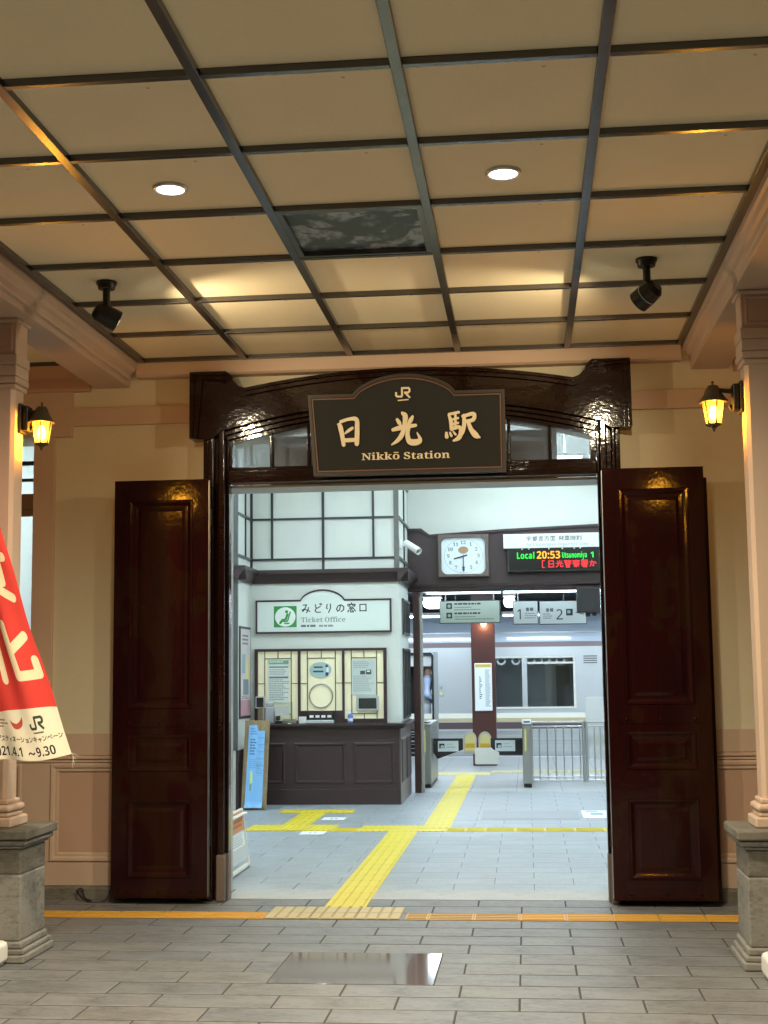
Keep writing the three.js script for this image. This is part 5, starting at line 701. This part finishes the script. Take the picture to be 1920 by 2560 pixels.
  part(s2, 'face', plate(1.062, 1.72, 2.282, 2.605, -9.9785), print(canvasTex(512, 252, (x, w, h) => { x.fillStyle = '#cdd6d6'; x.fillRect(0, 0, w, h); x.fillStyle = '#2c3136'; x.font = '160px sans-serif'; x.fillText('2', 176, 206); glyphs(x, '番線', 66, 76, 42, 5, 1.05, 1, '#4a5158'); bars(x, 36, 136, 110, 70, 3, '#8b949a', 5); x.fillStyle = '#2c3136'; x.fillRect(292, 88, 74, 74); x.fillStyle = '#aeb8ba'; x.fillRect(306, 104, 34, 34); x.strokeStyle = '#2c3136'; x.lineWidth = 8; x.beginPath(); x.moveTo(400, 128); x.lineTo(490, 150); x.stroke(); }), 0.5), { keepUV: true });
}
// ================================================================ PLATFORM THINGS
{
  const c = thing('platform_post', 'dark red square platform post with a timetable on it', 'post', [0.107, 0, -14.2]); part(c, 'cladding', bx(-0.097, 0.311, 0, 3.18, -14.42, -14.0, 0.012), M.red);
  const l = thing('post_lamp', 'small warm lamp at the top of the dark red platform post', 'lamp', [0.13, 2.42, -13.9]); part(l, 'arm', [cyl([0.13, 2.47, -13.999], [0.13, 2.47, -13.86], 0.01, 0.01, 8), lathe([[0, 2.475], [0.05, 2.455], [0.062, 2.425], [0.058, 2.425], [0, 2.445]], 0.13, 0, -13.86, 18)], M.whitePlastic); part(l, 'bulb', ball(0.13, 2.418, -13.86, 0.04, 14), glow(new THREE.Color(1, 0.72, 0.42), 9)); pointLamp([0.13, 2.40, -13.86], new THREE.Color(1, 0.62, 0.3), 0.55, 0.03);
  const t = thing('timetable_board', 'tall white timetable with a yellow top on the dark red post', 'timetable', [0.1, 0.93, -13.99]); part(t, 'frame', bx(-0.047, 0.254, 0.932, 1.752, -13.999, -13.97, 0.012), M.white);
  part(t, 'print', plate(-0.03, 0.237, 0.952, 1.732, -13.9685), print(canvasTex(192, 512, (x, w, h) => { x.fillStyle = '#dfe8ea'; x.fillRect(0, 0, w, h); x.fillStyle = '#c9b24e'; x.fillRect(0, 0, w, 34); bars(x, 120, 60, 62, 420, 40, '#7d8a94', 5); bars(x, 46, 140, 22, 260, 12, '#39434c', 9); }), 0.5), { keepUV: true });
  const gate = (x0, label) => { const g = thing('ticket_gate', label, 'ticket gate', [x0 + 0.06, 0, -10.2]); part(g, 'cabinet', [bx(x0, x0 + 0.128, 0.05, 0.86, -11.0, -9.5, 0.012), bx(x0 - 0.006, x0 + 0.134, 0.86, 0.892, -11.02, -9.48, 0.01)], M.steelDark); part(g, 'plinth', bx(x0 + 0.01, x0 + 0.118, 0, 0.05, -10.98, -9.52), M.black); part(g, 'yellow_strip', bx(x0 + 0.03, x0 + 0.055, 0.50, 0.80, -9.5, -9.4965), std([0.72, 0.66, 0.22], 0.5)); part(g, 'reader', bx(x0 + 0.02, x0 + 0.11, 0.893, 0.91, -9.8, -9.55, 0.006), M.black); return g; };
  gate(-0.635, 'narrow steel ticket gate at the left beside the dark post'); gate(0.772, 'narrow steel ticket gate at the left end of the metal fence');
  const face = (x0, x1, y0, y1) => plate(x0, x1, y0, y1, -9.9775), ft = canvasTex(192, 112, (x, w, h) => { x.fillStyle = '#d3dde4'; x.fillRect(0, 0, w, h); x.fillStyle = '#23282c'; x.fillRect(12, 28, 50, 50); x.fillStyle = '#b9c4cc'; x.beginPath(); x.arc(42, 62, 18, 0, 7); x.fill(); bars(x, 78, 32, 60, 14, 1, '#8ab0a8', 2); bars(x, 78, 62, 100, 14, 1, '#8895a0', 4); });
  const fl = thing('gate_flap', 'black gate flap with a white pictogram label on the left', 'gate flap', [-0.3, 0.42, -10]); part(fl, 'board', prism([[-0.505, 0.66], [-0.505, 0.46], [-0.45, 0.37], [-0.08, 0.50], [-0.08, 0.66]], -10.0, -9.98), M.black); part(fl, 'label_plate', face(-0.44, -0.145, 0.475, 0.625), print(ft, 0.5), { keepUV: true });
  const fr = thing('gate_flap', 'black gate flap with a white pictogram label on the right', 'gate flap', [0.52, 0.42, -10]); part(fr, 'board', prism([[0.318, 0.66], [0.318, 0.475], [0.43, 0.42], [0.77, 0.42], [0.77, 0.66]], -10.0, -9.98), M.black); part(fr, 'label_plate', face(0.38, 0.665, 0.475, 0.63), print(ft, 0.5), { keepUV: true });
  for (const [x, l, dz] of [[0.02, 'round topped yellow gate bumper in the middle on the left', 0], [0.235, 'round topped yellow gate bumper in the middle on the right', 0.03]]) { const g = thing('gate_bumper', l, 'gate bumper', [x, 0.5, -10]); const p = [[x - 0.088, 0.44], [x + 0.088, 0.44], [x + 0.095, 0.64]]; for (let i = 1; i < 10; i++) { const a = i / 10 * 3.1416; p.push([x + 0.095 * Math.cos(a), 0.64 + 0.115 * Math.sin(a)]); } p.push([x - 0.095, 0.64]); part(g, 'plate', prism(p, -10.05 + dz, -10.03 + dz), std([0.55, 0.52, 0.48], 0.4)); part(g, 'label_plate', prism(p.map(([a, b]) => [x + (a - x) * 0.78, 0.6 + (b - 0.6) * 0.78]), -10.0305 + dz, -10.026 + dz), std([0.72, 0.64, 0.30], 0.5)); part(g, 'label_band', bx(x - 0.07, x + 0.07, 0.52, 0.585, -10.026 + dz, -10.0245 + dz), std([0.66, 0.42, 0.03], 0.5)); }
  single('white_gate_board', 'blank white board with a cut corner hung on the right gate flap', 'board', [prism([[0.088, 0.51], [0.088, 0.305], [0.1, 0.292], [0.425, 0.292], [0.435, 0.305], [0.435, 0.46], [0.345, 0.505], [0.33, 0.527], [0.1, 0.527]], -9.977, -9.963, [], 0.002)], M.white, [0.26, 0.292, -9.97]);
  const fence = thing('metal_fence', 'grey tubular metal fence right of the ticket gate', 'fence', [1.6, 0, -10.5]), B = (x0, x1, y, r = 0.012) => cyl([x0, y, -10.5], [x1, y, -10.5], r, r, 8);
  for (const [a, b] of [[0.9, 1.655], [1.70, 2.75]]) { part(fence, 'rail', [B(a, b, 0.862, 0.016), B(a, b, 0.80), B(a, b, 0.075), B(a, b, 0.022)], M.steel); part(fence, 'post', [cyl([a, 0, -10.5], [a, 0.87, -10.5], 0.02, 0.02, 10), cyl([b, 0, -10.5], [b, 0.87, -10.5], 0.02, 0.02, 10)], M.steel); for (let x = a + 0.115; x < b - 0.05; x += a < 1 ? 0.118 : 0.085) part(fence, 'bar', cyl([x, 0.022, -10.5], [x, 0.80, -10.5], 0.009, 0.009, 8), M.steel); }
  single('platform_board', 'blank white panel with a rounded corner behind the metal fence', 'panel', prism([[1.70, 0.33], [2.6, 0.33], [2.6, 1.22], [1.74, 1.22], [1.71, 1.205], [1.70, 1.17]], -10.62, -10.6, [], 0.003), M.white, [2, 0.33, -10.6]);
}
// ================================================================ TRAIN
{
  const t = thing('train_car', 'silver stainless train carriage with maroon bands standing at the platform', 'train', [2, 0, -16.8]), Z = -16.8, x0 = -2.6, x1 = 8;
  const win = [[-0.02, 1.76, 0.90, 1.87]], door = [-2.2, -0.95, 0.03, 1.95];
  const shoulder = []; for (let i = 0; i <= 10; i++) { const a = i / 10 * 1.35; shoulder.push([-0.32 + 0.32 * Math.cos(a) - 0.0, 2.10 + 0.62 * Math.sin(a)]); }
  part(t, 'body_side', prism([[x0, -0.9], [x1, -0.9], [x1, 2.1], [x0, 2.1]], Z - 0.08, Z, [[[-0.04, 0.9], [1.77, 0.9], [1.77, 1.88], [-0.04, 1.88]], [[-1.5, 0.05], [-0.97, 0.05], [-0.97, 1.94], [-1.5, 1.94]]]), M.silver);
  part(t, 'roof', alongXz([...shoulder, [-2.6, 2.75], [-2.6, 2.1]], x0, x1, Z), std([0.52, 0.60, 0.70], 0.4, { metalness: 0.15, coat: 0.9, coatRough: 0.08 }));
  part(t, 'far_side', bx(x0, x1, -0.9, 2.1, Z - 2.7, Z - 2.62), M.silver); part(t, 'interior_floor', bx(x0, x1, 0, 0.05, Z - 2.62, Z - 0.081), M.black);
  part(t, 'roof_gutter', bx(x0, x1, 2.335, 2.36, Z - 0.05, Z + 0.012), M.steelDark);
  const band2 = (n, y0, y1, m, z = 0.004) => part(t, n, bx(x0, x1, y0, y1, Z + 0.0005, Z + z), m);
  band2('upper_maroon_glare_band', 2.07, 2.165, std([0.30, 0.225, 0.235], 0.35)); band2('cream_band', 0.715, 0.81, std([0.86, 0.85, 0.74], 0.4)); band2('gold_band', 0.655, 0.714, std([0.55, 0.46, 0.26], 0.4)); band2('maroon_band', 0.51, 0.635, std([0.105, 0.068, 0.073], 0.4)); band2('sill_trim', 0.455, 0.475, M.steel, 0.02); band2('lower_trim', 0.27, 0.3, M.steel, 0.02); for (const y of [0.06, 0.14, 0.22, 0.36, 0.41]) band2('body_rib', y, y + 0.012, M.steel, 0.01);  // reflected glare is put into the paler colour of the upper band
  const w = part(t, 'window', prism([[-0.06, 0.885], [1.79, 0.885], [1.79, 1.895], [-0.06, 1.895]], Z - 0.01, Z + 0.018, [[[-0.02, 0.925], [1.74, 0.925], [1.74, 1.855], [-0.02, 1.855]]], 0.003), std([0.72, 0.72, 0.66], 0.3));
  part(w, 'pane', plate(-0.02, 1.74, 0.925, 1.855, Z - 0.02), new THREE.MeshPhysicalMaterial({ transmission: 1, roughness: 0.02, thickness: 0, ior: 1.5, color: lin([0.8, 0.84, 0.86]) })); part(w, 'mullion', bx(0.76, 0.86, 0.925, 1.855, Z - 0.03, Z + 0.012, 0.004), M.silver); part(w, 'top_rail', bx(0.861, 1.74, 1.74, 1.78, Z - 0.03, Z + 0.01, 0.004), std([0.72, 0.72, 0.66], 0.3));
  const straps = []; for (let x = 0.08; x < 1.7; x += 0.285) straps.push(new THREE.TorusGeometry(0.075, 0.024, 8, 18).translate(x, 1.815, Z - 0.10), cyl([x, 1.88, Z - 0.10], [x, 2.0, Z - 0.10], 0.014, 0.014, 6));
  part(t, 'hand_strap', straps, M.white);
  part(t, 'seat_back', bx(-0.5, 7, 0.05, 0.86, Z - 2.5, Z - 2.35, 0.02), std([0.05, 0.09, 0.07], 0.8)); part(t, 'partition', [bx(1.45, 1.72, 0.05, 1.7, Z - 1.9, Z - 1.86), bx(-0.03, 0.0, 0.05, 2.0, Z - 1.6, Z - 0.2)], std([0.2, 0.2, 0.2], 0.6));
  part(t, 'doorway_frame', prism([[-1.56, 0.0], [-0.945, 0.0], [-0.945, 1.93], [-0.99, 1.985], [-1.56, 1.985]], Z - 0.03, Z + 0.014, [[[-1.5, 0.05], [-0.98, 0.05], [-0.98, 1.90], [-1.02, 1.94], [-1.5, 1.94]]]), M.black); part(t, 'doorway_blind', bx(-1.48, -0.99, 1.72, 1.93, Z - 0.1, Z - 0.09, 0.004), M.white); part(t, 'cab_wall', [bx(-1.9, -0.9, 0.05, 2.1, Z - 0.72, Z - 0.7), bx(-1.9, -1.88, 0.05, 2.1, Z - 0.7, Z - 0.09), bx(-0.92, -0.9, 0.05, 2.1, Z - 0.7, Z - 0.09)], M.black); part(t, 'grab_rail', new THREE.TubeGeometry(new THREE.CatmullRomCurve3([[-0.99, 1.0, Z - 0.06], [-0.985, 0.85, Z - 0.05], [-1.03, 0.72, Z - 0.05], [-1.12, 0.68, Z - 0.06]].map((p) => new THREE.Vector3(...p))), 16, 0.022, 8), M.white);
  part(t, 'door_pillar', bx(-0.94, -0.86, -0.02, 1.99, Z + 0.0005, Z + 0.03, 0.006), std([0.40, 0.42, 0.43], 0.4, { metalness: 0.5 })); part(t, 'door_seam', bx(-0.205, -0.195, 0.02, 1.99, Z + 0.0005, Z + 0.004), M.lattice);
  const bt = part(t, 'door_button', bx(-0.845, -0.755, 1.13, 1.36, Z + 0.0005, Z + 0.012, 0.004), std([0.45, 0.47, 0.48], 0.4)); part(bt, 'knob', [cyl([-0.80, 1.195, Z + 0.01], [-0.80, 1.195, Z + 0.024], 0.034, 0.03, 16)], std([0.75, 0.70, 0.38], 0.4)); part(bt, 'keyhole', [cyl([-0.80, 1.30, Z + 0.01], [-0.80, 1.30, Z + 0.016], 0.014, 0.014, 10)], M.black);
  for (let k = 0; k < 4; k++) part(t, 'vent_slat', bx(1.94, 2.20, 1.745 + k * 0.042, 1.763 + k * 0.042, Z + 0.0005, Z + 0.01), std([0.12, 0.12, 0.13], 0.5));
  part(t, 'bogie', [bx(-2, 0.2, -1.0, -0.6, Z - 1.9, Z - 0.3, 0.05), bx(4, 6.4, -1.0, -0.6, Z - 1.9, Z - 0.3, 0.05)], M.black);
}
// ================================================================ STATION STAFF
{
  const X = -1.11, Zp = -17.12, FL = 0.055;
  // joints [x towards the right of the picture, y, z], radius
  const J = { hip: [0, 0.93, 0], chest: [0.02, 1.28, 0], neck: [0.03, 1.46, 0], head: [0.05, 1.585, 0], sl: [0.03, 1.40, 0.19], sr: [0.03, 1.40, -0.19], el: [0.02, 1.13, 0.26], er: [0.05, 1.13, -0.24], hl: [0.15, 1.02, 0.17], hr: [0.18, 1.04, -0.14], kl: [0.02, 0.50, 0.11], kr: [0.03, 0.50, -0.1], al: [-0.02, 0.08, 0.12], ar: [0.0, 0.08, -0.11], tl: [0.13, 0.035, 0.14], tr: [0.15, 0.035, -0.13] };
  const field = (bones, lo, size, n, k) => {
    const mc = new MarchingCubes(n, M.white, false, false, 120000); mc.isolation = 0;
    for (let a = 0; a < n; a++) for (let b = 0; b < n; b++) for (let c = 0; c < n; c++) {
      const p = [lo[0] + (c / n) * size, lo[1] + (b / n) * size, lo[2] + (a / n) * size]; let s = 0;
      for (const [A, B, ra, rb, sx = 1] of bones) { let t = 0, l = 0; const d = [0, 0, 0]; for (let e = 0; e < 3; e++) { d[e] = B[e] - A[e]; l += d[e] * d[e]; t += (p[e] - A[e]) * d[e]; } t = Math.max(0, Math.min(1, l ? t / l : 0)); let q = 0; for (let e = 0; e < 3; e++) { const w = (p[e] - A[e] - d[e] * t) * (e === 0 ? sx : 1); q += w * w; } s += Math.exp(-k * (Math.sqrt(q) - ra - (rb - ra) * t)); }
      mc.field[a * n * n + b * n + c] = Math.log(s + 1e-30) / k;
    }
    mc.update(); const cnt = mc.count, g = new THREE.BufferGeometry(); g.setAttribute('position', new THREE.BufferAttribute(mc.positionArray.slice(0, cnt * 3), 3)); g.setAttribute('normal', new THREE.BufferAttribute(mc.normalArray.slice(0, cnt * 3), 3));
    const p = g.attributes.position; for (let i = 0; i < p.count; i++) p.setXYZ(i, lo[0] + (p.getX(i) + 1) / 2 * size, lo[1] + (p.getY(i) + 1) / 2 * size, lo[2] + (p.getZ(i) + 1) / 2 * size); return g;
  };
  const o = thing('person', 'person in pale blue shirt, dark cap and white mask standing in the train doorway', 'person', [X, FL, Zp]);
  const skin = std([0.52, 0.33, 0.24], 0.6), shirt = std([0.50, 0.58, 0.80], 0.8), trousers = std([0.55, 0.58, 0.62], 0.8);
  origin.set(o, new THREE.Vector3(X, 0, Zp));
  const at = (g) => g.translate(X, 0, Zp);
  const body = part(o, 'body', at(field([[J.neck, J.head, 0.055, 0.06], [[0.045, 1.56, 0], [0.05, 1.64, 0], 0.08, 0.088], [[0.09, 1.53, 0], [0.1, 1.6, 0], 0.045, 0.04], [[0.13, 1.585, 0], [0.12, 1.61, 0], 0.014, 0.01], [[0.04, 1.6, 0.085], [0.04, 1.57, 0.085], 0.018, 0.014], [[0.04, 1.6, -0.085], [0.04, 1.57, -0.085], 0.018, 0.014], [J.neck, J.chest, 0.055, 0.08], [J.el, J.hl, 0.04, 0.03], [J.er, J.hr, 0.04, 0.03], [J.chest, J.hip, 0.09, 0.1], [J.hip, J.kl, 0.07, 0.045], [J.hip, J.kr, 0.07, 0.045], [J.kl, J.al, 0.045, 0.03], [J.kr, J.ar, 0.045, 0.03]], [-0.9, -0.02, -0.9], 1.8, 120, 55)), skin);
  part(body, 'shirt', at(field([[J.chest, [0.02, 1.0, 0], 0.135, 0.125, 1.15], [[0.03, 1.385, 0.12], [0.03, 1.385, -0.12], 0.085, 0.085], [J.sl, J.el, 0.075, 0.056], [J.sr, J.er, 0.075, 0.056], [J.neck, J.chest, 0.068, 0.1], [J.el, [0.1, 1.065, 0.21], 0.056, 0.048], [J.er, [0.13, 1.075, -0.18], 0.056, 0.048]], [-0.6, 0.75, -0.6], 1.2, 84, 45)), shirt);
  part(body, 'trousers', at(field([[J.hip, [0.02, 1.0, 0], 0.13, 0.13, 1.1], [[0.0, 0.88, 0.075], J.kl, 0.095, 0.07], [[0.0, 0.88, -0.075], J.kr, 0.095, 0.07], [J.kl, J.al, 0.07, 0.058], [J.kr, J.ar, 0.07, 0.058]], [-0.6, 0.0, -0.6], 1.2, 84, 45)), trousers);
  for (const [a, b] of [[J.al, J.tl], [J.ar, J.tr]]) part(body, 'shoe', [cyl([X + a[0] - 0.05, 0.05, Zp + a[2]], [X + b[0], 0.036, Zp + b[2]], 0.05, 0.036, 14), ball(X + b[0], 0.037, Zp + b[2], 0.037), ball(X + a[0] - 0.05, 0.05, Zp + a[2], 0.05)], M.black);
  part(body, 'cap', [lathe([[0.0, 1.742], [0.07, 1.738], [0.108, 1.72], [0.112, 1.708], [0.099, 1.69], [0.097, 1.672], [0.094, 1.67]], X + 0.045, 0, Zp, 24), new THREE.CylinderGeometry(0.075, 0.078, 0.012, 20).scale(1, 1, 1).rotateZ(-0.22).translate(X + 0.105, 1.668, Zp)], M.black);
  part(body, 'mask', [ball(0, 0, 0, 1, 16).scale(0.052, 0.062, 0.072).translate(X + 0.103, 1.545, Zp)], M.white);
  part(body, 'eye', [ball(X + 0.128, 1.625, Zp + 0.032, 0.01, 8), ball(X + 0.128, 1.625, Zp - 0.032, 0.01, 8)], M.black);
  for (const [h, s] of [[J.hl, 1], [J.hr, -1]]) { const f = []; const P = [X + h[0] + 0.03, h[1] + 0.01, Zp + h[2] - s * 0.02]; f.push(cyl([X + h[0] - 0.02, h[1] - 0.01, Zp + h[2]], P, 0.028, 0.036, 12), ball(...P, 0.036)); [0.075, 0.085, 0.08, 0.065].forEach((l, i) => { const a = [P[0] + 0.02, P[1] + 0.03 - i * 0.02, P[2]], m = [a[0] + l * 0.6, a[1] + 0.004, a[2] - s * 0.012], e = [m[0] + l * 0.15, m[1], m[2] - s * 0.03]; f.push(cyl(a, m, 0.0105, 0.009, 8), ball(...m, 0.0092, 8), cyl(m, e, 0.009, 0.0075, 8), ball(...e, 0.0076, 8)); }); const ta = [P[0], P[1] + 0.03, P[2] - s * 0.01], tb = [P[0] + 0.035, P[1] + 0.055, P[2] - s * 0.03]; f.push(cyl(ta, tb, 0.012, 0.009, 8), ball(...tb, 0.0092, 8)); part(body, 'gloved_hand', f, M.white); }
  single('paper_sheet', 'white sheet of paper held by the person in the train doorway', 'paper', bx(X + 0.10, X + 0.23, 1.10, 1.26, Zp + 0.2, Zp + 0.202), M.paper, [X + 0.17, 1.18, Zp + 0.2]);
}
renderer.render(scene, camera);
